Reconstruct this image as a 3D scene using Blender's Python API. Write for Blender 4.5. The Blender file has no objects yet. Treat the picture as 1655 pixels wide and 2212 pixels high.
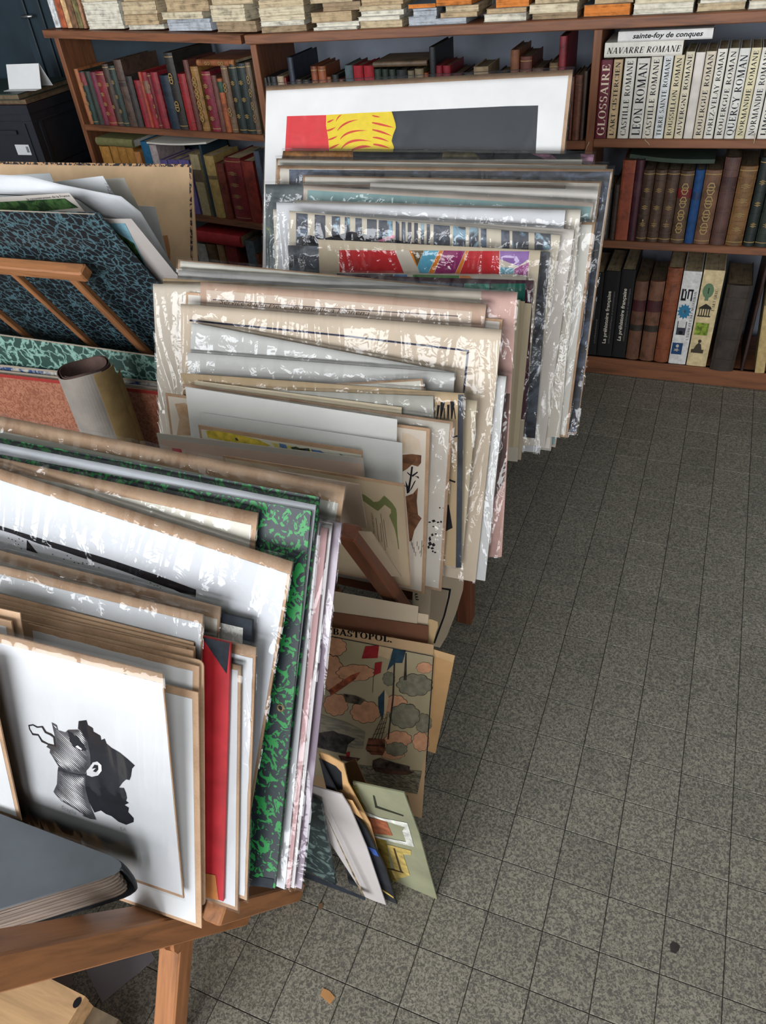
import bpy, math, random
from mathutils import Vector, Matrix
random.seed(7)
scene = bpy.context.scene
COL = scene.collection

# ------------------------------------------------------------------ camera
FPX, PCX, PCY = 1620.06, 827.5, 1106.0
CR = Vector((0.92476801, 0.37092284, -0.0849728))
CD = Vector((0.17509567, -0.6130304, -0.77041238))
CF = Vector((-0.33785445, 0.69757435, -0.63185789))
CAM = Vector((0.158219, -0.583732, 1.453167))
cd = bpy.data.cameras.new('camera'); cam = bpy.data.objects.new('camera', cd); COL.objects.link(cam)
cd.sensor_fit = 'VERTICAL'; cd.sensor_height = 24.0; cd.lens = FPX / 2212.0 * 24.0
cd.clip_start = 0.02; cd.clip_end = 60
up_, bk_ = -CD, -CF
cam.matrix_world = Matrix(((CR.x, up_.x, bk_.x, CAM.x), (CR.y, up_.y, bk_.y, CAM.y), (CR.z, up_.z, bk_.z, CAM.z), (0, 0, 0, 1)))
scene.camera = cam

# ------------------------------------------------------------------ world, lights, exposure
w = bpy.data.worlds.new('world'); scene.world = w; w.use_nodes = True
bg = w.node_tree.nodes['Background']; bg.inputs[0].default_value = (0.86, 0.90, 1.0, 1); bg.inputs[1].default_value = 0.26
def area(name, loc, target, sx, sy, power, col):
    l = bpy.data.lights.new(name, 'AREA'); l.shape = 'RECTANGLE'; l.size = sx; l.size_y = sy; l.energy = power; l.color = col
    o = bpy.data.objects.new(name, l); COL.objects.link(o); o.location = loc
    o.rotation_euler = (Vector(target) - Vector(loc)).to_track_quat('-Z', 'Y').to_euler()
    return o
area('shop_window_daylight', (-1.7, -3.12, 1.55), (-1.7, 0, 1.25), 4.2, 2.3, 290, (0.94, 0.97, 1.0))
area('shop_door_daylight', (1.75, -3.12, 1.2), (1.75, 0, 1.1), 1.1, 2.2, 62, (0.96, 0.98, 1.0))
cy = scene.cycles
cy.max_bounces = 4; cy.diffuse_bounces = 2; cy.glossy_bounces = 2; cy.transmission_bounces = 2; cy.caustics_reflective = False; cy.caustics_refractive = False
cy.adaptive_threshold = 0.06
vs = scene.view_settings
vs.view_transform = 'Standard'; vs.look = 'None'; vs.gamma = 1.0; vs.exposure = -0.05; vs.use_curve_mapping = False

# ------------------------------------------------------------------ geometry helpers
def ray(u, v): return CR * ((u - PCX) / FPX) + CD * ((v - PCY) / FPX) + CF
def hit(u, v, n, p):
    d = ray(u, v); n = Vector(n); return CAM + d * (n.dot(Vector(p) - CAM) / n.dot(d))
def on_z(u, v, z): return hit(u, v, (0, 0, 1), (0, 0, z))
def on_y(u, v, y): return hit(u, v, (0, 1, 0), (0, y, 0))
def pix(p):
    q = Vector(p) - CAM; z = q.dot(CF); return (FPX * q.dot(CR) / z + PCX, FPX * q.dot(CD) / z + PCY)
def frame(o, ex, ey, ez):
    return Matrix(((ex.x, ey.x, ez.x, o.x), (ex.y, ey.y, ez.y, o.y), (ex.z, ey.z, ez.z, o.z), (0, 0, 0, 1)))
def Z(x0, y0, x1, wz=1655.0):
    s = (x1 - x0) / wz
    return lambda a, b: (x0 + a * s, y0 + b * s)

def obj(name, data, parent=None, mw=None, mats=None):
    o = bpy.data.objects.new(name, data); COL.objects.link(o)
    if parent is not None: o.parent = parent
    if mw is not None: o.matrix_world = mw if parent is None else mw; 
    return o
def mesh(name, verts, faces, mat=None, smooth=False, fmat=None):
    m = bpy.data.meshes.new(name); m.from_pydata([tuple(v) for v in verts], [], faces); m.update()
    if mat is not None:
        for k in (mat if isinstance(mat, (list, tuple)) else [mat]): m.materials.append(k)
    if fmat: 
        for p, i in zip(m.polygons, fmat): p.material_index = i
    if smooth:
        for p in m.polygons: p.use_smooth = True
    return m
class MB:
    def __init__(s): s.v = []; s.f = []
    def add(s, vs, fs):
        b = len(s.v); s.v += [Vector(v) for v in vs]; s.f += [tuple(i + b for i in f) for f in fs]; return s
    def box(s, x0, x1, y0, y1, z0, z1):
        return s.add([(x0,y0,z0),(x1,y0,z0),(x1,y1,z0),(x0,y1,z0),(x0,y0,z1),(x1,y0,z1),(x1,y1,z1),(x0,y1,z1)],
                     [(0,3,2,1),(4,5,6,7),(0,1,5,4),(1,2,6,5),(2,3,7,6),(3,0,4,7)])
    def bbox(s, x0, x1, y0, y1, z0, z1, b):     # box with chamfered long/vertical edges
        v = []; f = []
        for z, i in ((z0, b), (z0 + b, 0), (z1 - b, 0), (z1, b)):
            xa, xb, ya, yb = x0 + i, x1 - i, y0 + i, y1 - i
            v += [(xa+b,ya,z),(xb-b,ya,z),(xb,ya+b,z),(xb,yb-b,z),(xb-b,yb,z),(xa+b,yb,z),(xa,yb-b,z),(xa,ya+b,z)]
        f.append(tuple(range(7, -1, -1))); f.append(tuple(range(24, 32)))
        for l in range(3):
            for k in range(8):
                a = l*8+k; c = l*8+(k+1) % 8; f.append((a, c, c+8, a+8))
        return s.add(v, f)
    def prism(s, poly, z0, z1):
        n = len(poly); v = [(x, y, z0) for x, y in poly] + [(x, y, z1) for x, y in poly]
        f = [tuple(range(n-1, -1, -1)), tuple(range(n, 2*n))] + [(i, (i+1) % n, (i+1) % n + n, i+n) for i in range(n)]
        return s.add(v, f)
    def flat(s, poly, z):
        return s.add([(x, y, z) for x, y in poly], [tuple(range(len(poly)))])
    def tube(s, pts, r, n=8, cap=True):
        pts = [Vector(p) for p in pts]; base = len(s.v); ring = []
        for i, p in enumerate(pts):
            t = (pts[min(i+1, len(pts)-1)] - pts[max(i-1, 0)]).normalized()
            a = t.orthogonal().normalized() if i == 0 else (ring - t * ring.dot(t)).normalized()
            ring = a; b = t.cross(a); rr = r[i] if isinstance(r, (list, tuple)) else r
            for k in range(n):
                an = 2*math.pi*k/n; s.v.append(p + (a*math.cos(an) + b*math.sin(an))*rr)
        for i in range(len(pts)-1):
            for k in range(n):
                s.f.append((base+i*n+k, base+i*n+(k+1) % n, base+(i+1)*n+(k+1) % n, base+(i+1)*n+k))
        if cap:
            s.f.append(tuple(base+k for k in range(n-1, -1, -1))); s.f.append(tuple(base+(len(pts)-1)*n+k for k in range(n)))
        return s
    def ob(s, name, mat, parent=None, smooth=False):
        return obj(name, mesh(name, s.v, s.f, mat, smooth), parent)
def tag(o, label=None, cat=None, group=None, kind=None):
    if label: o['label'] = label
    if cat: o['category'] = cat
    if group: o['group'] = group
    if kind: o['kind'] = kind
    return o
def empty(name, mw):
    o = bpy.data.objects.new(name, None); COL.objects.link(o); o.matrix_world = mw; o.empty_display_size = .05; return o
def beam(name, a, b, wd, th, mat, parent, up=(0, 0, 1), bev=.003):
    """wooden bar from a to b: wd across, th along 'up'; centred"""
    a = Vector(a); b = Vector(b); ex = (b - a).normalized(); ez = Vector(up); ez = (ez - ex*ez.dot(ex)).normalized(); ey = ez.cross(ex)
    m = MB().bbox(0, (b-a).length, -wd/2, wd/2, -th/2, th/2, bev)
    o = m.ob(name, mat, parent); 
    mw = frame(a, ex, ey, ez)
    o.matrix_basis = (parent.matrix_world.inverted() @ mw) if parent is not None else mw
    return o

# ------------------------------------------------------------------ materials
def lin(c): return tuple(((v/255)/12.92 if v/255 <= .04045 else ((v/255+.055)/1.055)**2.4) for v in c) + (1,)
MATS = {}
def nodes(name):
    m = bpy.data.materials.new(name); m.use_nodes = True; t = m.node_tree; b = t.nodes['Principled BSDF']; return m, t, b
def N(t, typ, **kw):
    n = t.nodes.new(typ)
    for k, v in kw.items():
        if k in n.inputs: n.inputs[k].default_value = v
        else: setattr(n, k, v)
    return n
def coord(t, scale=(1, 1, 1), rnd=True):
    tc = N(t, 'ShaderNodeTexCoord'); mp = N(t, 'ShaderNodeMapping'); mp.inputs['Scale'].default_value = scale
    t.links.new(tc.outputs['Object'], mp.inputs['Vector'])
    if rnd:
        oi = N(t, 'ShaderNodeObjectInfo'); mu = N(t, 'ShaderNodeMath', operation='MULTIPLY'); mu.inputs[1].default_value = 37.0
        t.links.new(oi.outputs['Random'], mu.inputs[0]); t.links.new(mu.outputs[0], mp.inputs['Location'])
    return mp.outputs['Vector']
def ramp(t, fac, stops, interp='LINEAR'):
    r = N(t, 'ShaderNodeValToRGB'); r.color_ramp.interpolation = interp; e = r.color_ramp.elements
    while len(e) < len(stops): e.new(.5)
    for q, (p, c) in zip(e, stops): q.position = p; q.color = lin(c)
    t.links.new(fac, r.inputs['Fac']); return r.outputs['Color']
def noise(t, vec, scale, detail=3, rough=.6, dist=0.0):
    n = N(t, 'ShaderNodeTexNoise'); n.inputs['Scale'].default_value = scale; n.inputs['Detail'].default_value = detail
    n.inputs['Roughness'].default_value = rough; n.inputs['Distortion'].default_value = dist
    t.links.new(vec, n.inputs['Vector']); return n.outputs['Fac']
def bump(t, b, h, strength=.3, dist=.001):
    bn = N(t, 'ShaderNodeBump'); bn.inputs['Strength'].default_value = strength; bn.inputs['Distance'].default_value = dist
    t.links.new(h, bn.inputs['Height']); t.links.new(bn.outputs['Normal'], b.inputs['Normal'])
def plain(name, c, rough=.75, var=.06, scale=30, st=(1, 1, 1), bmp=0, spec=.3, metal=0):
    """surface of one colour with slight mottling"""
    if name in MATS: return MATS[name]
    m, t, b = nodes(name); v = coord(t, st)
    lo = tuple(max(0, x*(1-var*1.6)) for x in c); hi = tuple(min(255, x*(1+var)) for x in c)
    f = noise(t, v, scale, 4); t.links.new(ramp(t, f, [(.3, lo), (.7, hi)]), b.inputs['Base Color'])
    b.inputs['Roughness'].default_value = rough; b.inputs['Specular IOR Level'].default_value = spec; b.inputs['Metallic'].default_value = metal
    if bmp: bump(t, b, noise(t, v, scale*6, 2), bmp, .001)
    MATS[name] = m; return m
def wood(name, c, dark=.62, rough=.5):
    if name in MATS: return MATS[name]
    m, t, b = nodes(name); v = coord(t, (2.2, 26, 26))
    f = noise(t, v, 2.2, 5, .6, .6); lo = tuple(x*dark for x in c); hi = tuple(min(255, x*1.12) for x in c)
    t.links.new(ramp(t, f, [(.25, lo), (.52, c), (.8, hi)]), b.inputs['Base Color'])
    b.inputs['Roughness'].default_value = rough; b.inputs['Specular IOR Level'].default_value = .35
    bump(t, b, f, .12, .002); MATS[name] = m; return m
def leather(c):
    n = 'leather_%02x%02x%02x' % tuple(int(x) for x in c)
    if n in MATS: return MATS[n]
    m, t, b = nodes(n); v = coord(t, (1, 1, 1))
    g3 = sum(c)/3; c = tuple(.9*(x*.88+g3*.12) for x in c); f = noise(t, v, 26, 5, .7, .4); lo = tuple(x*.6 for x in c); hi = tuple(min(255, x*1.15+5) for x in c)
    t.links.new(ramp(t, f, [(.28, lo), (.5, c), (.78, hi)]), b.inputs['Base Color'])
    b.inputs['Roughness'].default_value = .48; b.inputs['Specular IOR Level'].default_value = .4
    bump(t, b, noise(t, v, 240, 2), .15, .001); MATS[n] = m; return m
def pages(name, c, dark=.6):
    """page edges: fine lines across local x"""
    if name in MATS: return MATS[name]
    m, t, b = nodes(name); v = coord(t, (420, 9, 9))
    f = noise(t, v, 1.0, 3, .7); v2 = coord(t, (40, 30, 30)); f2 = noise(t, v2, 1.2, 3)
    mx = N(t, 'ShaderNodeMath', operation='ADD'); t.links.new(f, mx.inputs[0]); t.links.new(f2, mx.inputs[1])
    hf = N(t, 'ShaderNodeMath', operation='MULTIPLY'); hf.inputs[1].default_value = .5; t.links.new(mx.outputs[0], hf.inputs[0])
    lo = tuple(x*dark for x in c); hi = tuple(min(255, x*1.1) for x in c)
    t.links.new(ramp(t, hf.outputs[0], [(.34, lo), (.5, c), (.66, hi)]), b.inputs['Base Color'])
    b.inputs['Roughness'].default_value = .9; b.inputs['Specular IOR Level'].default_value = .1
    bump(t, b, f, .4, .001); MATS[name] = m; return m
def paper(c, rough=.8): return plain('paper_%02x%02x%02x' % tuple(int(x) for x in c), c, rough, .018, 9, spec=.15)
def ink(c, var=.025): return plain('ink_%02x%02x%02x' % tuple(int(x) for x in c), c, .7, var, 60, spec=.2)
def kraft():
    if 'kraft_card' in MATS: return MATS['kraft_card']
    m, t, b = nodes('kraft_card'); v = coord(t, (1, 1, 1)); f = noise(t, v, 14, 5); f2 = noise(t, v, 300, 2)
    a = N(t, 'ShaderNodeMath', operation='MULTIPLY_ADD'); a.inputs[1].default_value = .25; t.links.new(f2, a.inputs[0]); t.links.new(f, a.inputs[2])
    t.links.new(ramp(t, a.outputs[0], [(.38, (150, 118, 92)), (.62, (178, 146, 118)), (.9, (190, 160, 132))]), b.inputs['Base Color'])
    b.inputs['Roughness'].default_value = .8; b.inputs['Specular IOR Level'].default_value = .2; MATS['kraft_card'] = m; return m
def film(calm=False):
    """clear crinkled polypropylene: mostly see-through, glossy glints on the creases"""
    nm_ = 'clear_film_smooth' if calm else 'clear_film'
    if nm_ in MATS: return MATS[nm_]
    m = bpy.data.materials.new(nm_); m.use_nodes = True; t = m.node_tree; t.nodes.clear()
    out = N(t, 'ShaderNodeOutputMaterial'); tr = N(t, 'ShaderNodeBsdfTransparent'); gl = N(t, 'ShaderNodeBsdfGlossy'); gl.inputs['Roughness'].default_value = .10
    tr.inputs['Color'].default_value = (.985, .985, .988, 1)
    lw = N(t, 'ShaderNodeFresnel'); lw.inputs['IOR'].default_value = 1.42
    v = coord(t, (1, 1, 1)); v2 = coord(t, (1.0, .28, 1))
    f1 = noise(t, v2, 9, 2, .5, 1.2); f2 = noise(t, v, 38, 2, .5, 1.0)
    mm = N(t, 'ShaderNodeMath', operation='MULTIPLY_ADD'); mm.inputs[1].default_value = .05; t.links.new(f2, mm.inputs[0]); t.links.new(f1, mm.inputs[2])
    bn = N(t, 'ShaderNodeBump'); bn.inputs['Strength'].default_value = 1.0; bn.inputs['Distance'].default_value = .012 if calm else .06; t.links.new(mm.outputs[0], bn.inputs['Height'])
    t.links.new(bn.outputs['Normal'], gl.inputs['Normal'])
    ad = N(t, 'ShaderNodeMath', operation='MULTIPLY_ADD'); ad.inputs[1].default_value = 1.0; ad.inputs[2].default_value = .025; t.links.new(lw.outputs[0], ad.inputs[0])
    mx = N(t, 'ShaderNodeMixShader'); t.links.new(ad.outputs[0], mx.inputs[0]); t.links.new(tr.outputs[0], mx.inputs[1]); t.links.new(gl.outputs[0], mx.inputs[2])
    t.links.new(mx.outputs[0], out.inputs['Surface']); MATS[nm_] = m; return m
def blotch(name, c1, c2, scale, thr=.5, soft=.02, dist=1.2, detail=3, st=(1, 1, 1), c3=None, rough=.5):
    """two-tone marbled paper from thresholded noise"""
    if name in MATS: return MATS[name]
    m, t, b = nodes(name); v = coord(t, st); f = noise(t, v, scale, detail, .55, dist)
    stops = [(thr-soft, c1), (thr+soft, c2)] + ([(min(.99, thr+.12), c3)] if c3 else [])
    t.links.new(ramp(t, f, stops), b.inputs['Base Color']); b.inputs['Roughness'].default_value = rough; MATS[name] = m; return m
def veins(name, dark, light, scale, width=.09, dist=.35, rough=.5, st=(1, 1, 1)):
    """marbled paper with a net of light veins on dark cells"""
    if name in MATS: return MATS[name]
    m, t, b = nodes(name); v = coord(t, st)
    n = N(t, 'ShaderNodeTexNoise'); n.inputs['Scale'].default_value = scale*.9; n.inputs['Detail'].default_value = 3; t.links.new(v, n.inputs['Vector'])
    sc = N(t, 'ShaderNodeVectorMath', operation='SCALE'); sc.inputs['Scale'].default_value = dist*2.4/scale; t.links.new(n.outputs['Color'], sc.inputs[0])
    ad = N(t, 'ShaderNodeVectorMath', operation='ADD'); t.links.new(v, ad.inputs[0]); t.links.new(sc.outputs[0], ad.inputs[1])
    vo = N(t, 'ShaderNodeTexVoronoi', feature='DISTANCE_TO_EDGE'); vo.inputs['Scale'].default_value = scale; t.links.new(ad.outputs[0], vo.inputs['Vector'])
    f2 = noise(t, v, scale*.35, 2); mu = N(t, 'ShaderNodeMath', operation='MULTIPLY_ADD'); mu.inputs[1].default_value = width*2.6; mu.inputs[2].default_value = -width*.75
    t.links.new(f2, mu.inputs[0]); sb = N(t, 'ShaderNodeMath', operation='SUBTRACT'); t.links.new(vo.outputs['Distance'], sb.inputs[0]); t.links.new(mu.outputs[0], sb.inputs[1])
    t.links.new(ramp(t, sb.outputs[0], [(0.0, light), (.05, tuple((a+c)/2 for a, c in zip(dark, light))), (.1, dark)]), b.inputs['Base Color'])
    b.inputs['Roughness'].default_value = rough; MATS[name] = m; return m

# ------------------------------------------------------------------ lettering
SERIF = {}
TK, TN = .165, .062
def _ln(x0, y0, x1, y1, w):
    d = Vector((x1-x0, y1-y0)); n = Vector((-d.y, d.x)).normalized()*w/2 if abs(d.y) < 1e-6 else Vector((w/2, 0))
    return [(x0-n.x, y0-n.y), (x1-n.x, y1-n.y), (x1+n.x, y1+n.y), (x0+n.x, y0+n.y)]
def _arc(cx, cy, rx, ry, a0, a1, tk=TK, tn=TN, n=12):
    q = []
    for i in range(n):
        p = []
        for a in (a0+(a1-a0)*i/n, a0+(a1-a0)*(i+1)/n):
            c, s = math.cos(math.radians(a)), math.sin(math.radians(a)); w = tn+(tk-tn)*c*c
            p.append(((cx+(rx)*c, cy+(ry)*s), (cx+(rx-w)*c, cy+(ry-w*.6)*s)))
        q.append([p[0][0], p[1][0], p[1][1], p[0][1]])
    return q
def _sf(x, y, h=.13, up=True): 
    t = .05; return [(x-h, y), (x+h, y), (x+h, y+t), (x-h, y+t)] if up else [(x-h, y-t), (x+h, y-t), (x+h, y), (x-h, y)]
def _stem(x, w=TK): return [_ln(x, 0, x, 1, w), _sf(x, 0), _sf(x, 1, .13, False)]
def glyphs():
    G = SERIF
    G['I'] = (.36, _stem(.18)); G['L'] = (.64, _stem(.2) + [_ln(.2, .03, .58, .03, TN), _ln(.56, 0, .6, .28, .05)])
    G['T'] = (.70, [_ln(.35, 0, .35, 1, TK), _sf(.35, 0), _ln(.05, .97, .65, .97, TN), _ln(.07, 1, .04, .74, .05), _ln(.63, 1, .66, .74, .05)])
    G['E'] = (.66, _stem(.2) + [_ln(.2, .03, .58, .03, TN), _ln(.2, .97, .56, .97, TN), _ln(.2, .52, .46, .52, TN), _ln(.57, 0, .61, .28, .05), _ln(.55, 1, .57, .76, .05), _ln(.46, .4, .46, .64, .045)])
    G['F'] = (.62, _stem(.2) + [_ln(.2, .97, .56, .97, TN), _ln(.2, .5, .46, .5, TN), _ln(.55, 1, .57, .74, .05), _ln(.46, .38, .46, .62, .045)])
    G['A'] = (.78, [_ln(.1, 0, .39, 1, TN), _ln(.66, 0, .38, 1, TK), _ln(.2, .33, .58, .33, TN), _sf(.1, 0, .1), _sf(.67, 0, .12)])
    G['V'] = (.76, [_ln(.38, 0, .12, 1, TK), _ln(.38, 0, .66, 1, TN), _sf(.11, 1, .12, False), _sf(.66, 1, .1, False)])
    G['N'] = (.82, [_ln(.15, 0, .15, 1, TN), _ln(.68, 0, .68, 1, TN), _ln(.66, 0, .16, 1, TK), _sf(.15, 0, .1), _sf(.13, 1, .1, False), _sf(.68, 1, .1, False)])
    G['M'] = (.98, [_ln(.14, 0, .16, 1, TN), _ln(.82, 0, .82, 1, TK), _ln(.48, 0, .2, 1, TK), _ln(.48, 0, .8, 1, TN), _sf(.14, 0, .1), _sf(.82, 0, .13), _sf(.16, 1, .1, False), _sf(.83, 1, .11, False)])
    G['O'] = (.82, _arc(.41, .5, .37, .51, 0, 360, n=20)); G['Q'] = (.82, _arc(.41, .5, .37, .51, 0, 360, n=20) + [_ln(.8, -.2, .42, .08, .13)])
    G['C'] = (.74, _arc(.41, .5, .37, .51, 42, 318, n=18) + [_ln(.69, .7, .69, .98, .05), _ln(.69, .02, .69, .2, .05)])
    G['G'] = (.82, _arc(.41, .5, .37, .51, 42, 330, n=18) + [_ln(.69, .7, .69, .98, .05), _ln(.7, .05, .7, .42, TK*.9), _sf(.7, .45, .13, False)])
    G['D'] = (.80, _stem(.2) + _arc(.34, .5, .41, .5, -90, 90, n=12) + [_ln(.2, .03, .36, .03, TN), _ln(.2, .97, .36, .97, TN)])
    G['P'] = (.68, _stem(.2) + _arc(.34, .74, .29, .26, -90, 90, n=10) + [_ln(.2, .51, .36, .51, TN), _ln(.2, .97, .36, .97, TN)])
    G['R'] = (.78, _stem(.2) + _arc(.34, .745, .28, .255, -90, 90, n=10) + [_ln(.2, .52, .36, .52, TN), _ln(.2, .97, .36, .97, TN), _ln(.68, 0, .36, .5, TK), _sf(.7, 0, .1)])
    G['B'] = (.72, _stem(.2) + _arc(.36, .75, .27, .25, -90, 90, n=10) + _arc(.36, .27, .31, .27, -90, 90, n=10) + [_ln(.2, .52, .38, .52, TN), _ln(.2, .97, .38, .97, TN), _ln(.2, .03, .38, .03, TN)])
    G['U'] = (.80, [_ln(.18, .3, .18, 1, TK), _ln(.64, .3, .64, 1, TN), _sf(.18, 1, .13, False), _sf(.64, 1, .1, False)] + _arc(.385, .33, .285, .34, 180, 360, TK, TN))
    G['S'] = (.60, _arc(.3, .735, .235, .275, 40, 270, TK*.9, TN+.03) + _arc(.3, .265, .25, .275, -140, 90, TK*.9, TN+.03) + [_ln(.5, .74, .5, .99, .05), _ln(.07, .02, .07, .28, .05)])
    G['Y'] = (.74, [_ln(.37, 0, .37, .5, TK), _ln(.37, .42, .12, 1, TK), _ln(.37, .42, .63, 1, TN), _sf(.37, 0), _sf(.11, 1, .11, False), _sf(.63, 1, .1, False)])
    G['Z'] = (.68, [_ln(.1, .97, .6, .97, TN), _ln(.08, .03, .6, .03, TN), _ln(.1, .02, .58, .98, TK), _ln(.09, 1, .07, .76, .05), _ln(.6, 0, .63, .26, .05)])
    G['-'] = (.36, [_ln(.06, .34, .3, .34, .1)]); G["'"] = (.24, [_ln(.12, .7, .15, 1, .09)]); G['.'] = (.28, [_ln(.14, 0, .14, .16, .16)]); G[' '] = (.34, [])
glyphs()
def serif_polys(txt, track=.04, shear=0.0):
    x = 0; P = []
    for ch in txt:
        wd, ps = SERIF[ch]
        for p in ps: P.append([(x+a+shear*b, b) for a, b in p])
        x += wd+track
    return P, x
def sans_mesh(txt, bold=0.0, shear=0.0):
    cu = bpy.data.curves.new('t', 'FONT'); cu.body = txt; cu.size = 1.38; cu.offset = bold; cu.shear = shear; cu.resolution_u = 2
    o = bpy.data.objects.new('t', cu); COL.objects.link(o); dg = bpy.context.evaluated_depsgraph_get(); dg.update()
    me = bpy.data.meshes.new_from_object(o.evaluated_get(dg)); vs_ = [tuple(v.co) for v in me.vertices]; fs = [tuple(p.vertices) for p in me.polygons]
    bpy.data.objects.remove(o); bpy.data.curves.remove(cu); bpy.data.meshes.remove(me)
    xs = [v[0] for v in vs_] or [0]; x0 = min(xs); return [(v[0]-x0, v[1]) for v in vs_], fs, max(xs)-x0
def lettering(name, txt, mat, parent, o, dx, dy, length, height, nrm, font='serif', bold=.0, shear=0.0, track=.04):
    """flat print: text from o along dx (unit) with cap height along dy; lifted along nrm"""
    o = Vector(o); dx = Vector(dx); dy = Vector(dy); nrm = Vector(nrm); V = []; F = []
    if font == 'serif':
        P, wd = serif_polys(txt, track, shear)
        if bold: P = P + [[(x+bold, y) for x, y in p] for p in P] + [[(x, y+bold*.6) for x, y in p] for p in P]
        for p in P:
            b = len(V); V += [o + dx*(x*length/wd) + dy*(y*height) + nrm for x, y in p]; F.append(tuple(range(b, b+len(p))))
    else:
        vv, F, wd = sans_mesh(txt, bold, shear); V = [o + dx*(x*length/wd) + dy*(y*height) + nrm for x, y in vv]
    return obj(name, mesh(name, V, F, mat), parent)

# ================================================================== floor
T = 0.1
def terrazzo():
    m, t, b = nodes('terrazzo'); v = coord(t, (1, 1, 1), True)
    f = noise(t, v, 215, 2, .45, 1.1); g = noise(t, v, 7, 3)
    c = ramp(t, f, [(.40, (89, 86, 79)), (.50, (117, 113, 102)), (.61, (142, 137, 123))])
    oi = N(t, 'ShaderNodeObjectInfo'); mr = N(t, 'ShaderNodeMapRange'); mr.inputs[3].default_value = .88; mr.inputs[4].default_value = 1.03
    t.links.new(oi.outputs['Random'], mr.inputs[0])
    m2 = N(t, 'ShaderNodeMapRange'); m2.inputs[1].default_value = .3; m2.inputs[2].default_value = .7; m2.inputs[3].default_value = .93; m2.inputs[4].default_value = 1.04; t.links.new(g, m2.inputs[0])
    mu = N(t, 'ShaderNodeMath', operation='MULTIPLY'); t.links.new(mr.outputs[0], mu.inputs[0]); t.links.new(m2.outputs[0], mu.inputs[1])
    vm = N(t, 'ShaderNodeVectorMath', operation='SCALE'); t.links.new(c, vm.inputs[0]); t.links.new(mu.outputs[0], vm.inputs['Scale'])
    t.links.new(vm.outputs[0], b.inputs['Base Color']); b.inputs['Roughness'].default_value = .52; b.inputs['Specular IOR Level'].default_value = .35
    return m
TERR = terrazzo(); GROUT = plain('grout', (40, 37, 34), .9, .1, 80)
floor = tag(MB().box(-5.2, 2.6, -3.2, 3.2, -.05, -.0012).ob('floor', GROUT), kind='structure')
g_ = .0006; bv = .0007
tm = MB()
tm.add([(g_+bv, g_+bv, 0), (T-g_-bv, g_+bv, 0), (T-g_-bv, T-g_-bv, 0), (g_+bv, T-g_-bv, 0), (g_, g_, -.0011), (T-g_, g_, -.0011), (T-g_, T-g_, -.0011), (g_, T-g_, -.0011)],
       [(0, 1, 2, 3), (0, 4, 5, 1), (1, 5, 6, 2), (2, 6, 7, 3), (3, 7, 4, 0)])
tile_me = mesh('tile', tm.v, tm.f, TERR)
POLY = [(1240, 790), (1700, 820), (1700, 2260), (300, 2260), (420, 1985), (650, 1915), (800, 1925), (930, 1940), (890, 1700), (970, 1400), (1015, 1330), (1075, 1200), (1090, 965), (1235, 930)]
def inside(x, y, P):
    r = False; j = len(P)-1
    for i in range(len(P)):
        if (P[i][1] > y) != (P[j][1] > y) and x < (P[j][0]-P[i][0])*(y-P[i][1])/(P[j][1]-P[i][1])+P[i][0]: r = not r
        j = i
    return r
rest = MB(); shown = []
for i in range(-48, 24):
    for j in range(-30, 30):
        x, y = i*T, j*T; hits = 0; q = (Vector((x+.05, y+.05, 0))-CAM).dot(CF)
        if q > .2:
            for a, b_ in ((0, 0), (T, 0), (0, T), (T, T), (T/2, T/2)):
                u, v = pix((x+a, y+b_, 0)); hits += (-20 < u < 1675 and -20 < v < 2232 and inside(u, v, POLY))
        if hits: shown.append((q, x, y))
        else: rest.add([(p[0]+x, p[1]+y, p[2]) for p in tm.v], tm.f)
shown.sort()
for k, (q, x, y) in enumerate(shown):
    if k < 300: o = obj('tile', tile_me, floor); o.location = (x, y, 0)
    else: rest.add([(p[0]+x, p[1]+y, p[2]) for p in tm.v], tm.f)
tag(rest.ob('tile_field', TERR, floor), kind='stuff')

# ================================================================== walls
WALL = plain('painted_wall', (132, 138, 150), .85, .03, 6, spec=.2)
tag(MB().box(-5.2, 2.6, 2.36, 2.5, 0, 3.0).ob('wall_back', WALL), kind='structure')
TEAL = plain('teal_paint', (26, 40, 48), .45, .12, 5, spec=.4)
tag(MB().box(-5.3, -5.2, -3.2, 2.5, 0, 3.0).ob('wall_left', WALL), kind='structure')
tag(MB().box(-5.3, 2.7, -3.2, 2.5, 3.0, 3.1).ob('ceiling', plain('ceiling_paint', (205, 205, 200), .9, .03, 5)), kind='structure')

LWALL = plain('light_wall', (196, 194, 188), .9, .03, 5, spec=.2)
tag(MB().box(2.6, 2.7, -3.2, 2.5, 0, 3.0).ob('wall_right', LWALL), kind='structure')
wf = tag(MB().box(-5.3, -3.85, -3.30, -3.15, 0, 3.0).box(-3.85, .45, -3.30, -3.15, 0, .38).box(-3.85, .45, -3.30, -3.15, 2.72, 3.0).box(.45, 1.15, -3.30, -3.15, 0, 3.0).box(1.15, 2.35, -3.30, -3.15, 2.35, 3.0).box(2.35, 2.7, -3.30, -3.15, 0, 3.0).ob('wall_front', LWALL), kind='structure')
w1 = tag(MB().box(-3.85, -3.80, -3.27, -3.19, .38, 2.72).box(.40, .45, -3.27, -3.19, .38, 2.72).box(-3.80, .40, -3.27, -3.19, .38, .43).box(-3.80, .40, -3.27, -3.19, 2.67, 2.72).ob('window_1', TEAL), kind='structure')
for x in (-2.42, -1.02): MB().box(x, x+.04, -3.26, -3.20, .43, 2.67).ob('mullion', TEAL, w1)
d2_ = tag(MB().box(1.15, 1.21, -3.27, -3.19, .0, 2.35).box(2.29, 2.35, -3.27, -3.19, 0, 2.35).box(1.21, 2.29, -3.27, -3.19, 2.29, 2.35).box(1.21, 2.29, -3.27, -3.19, 0, .14).ob('door_2', TEAL), kind='structure')

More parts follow.
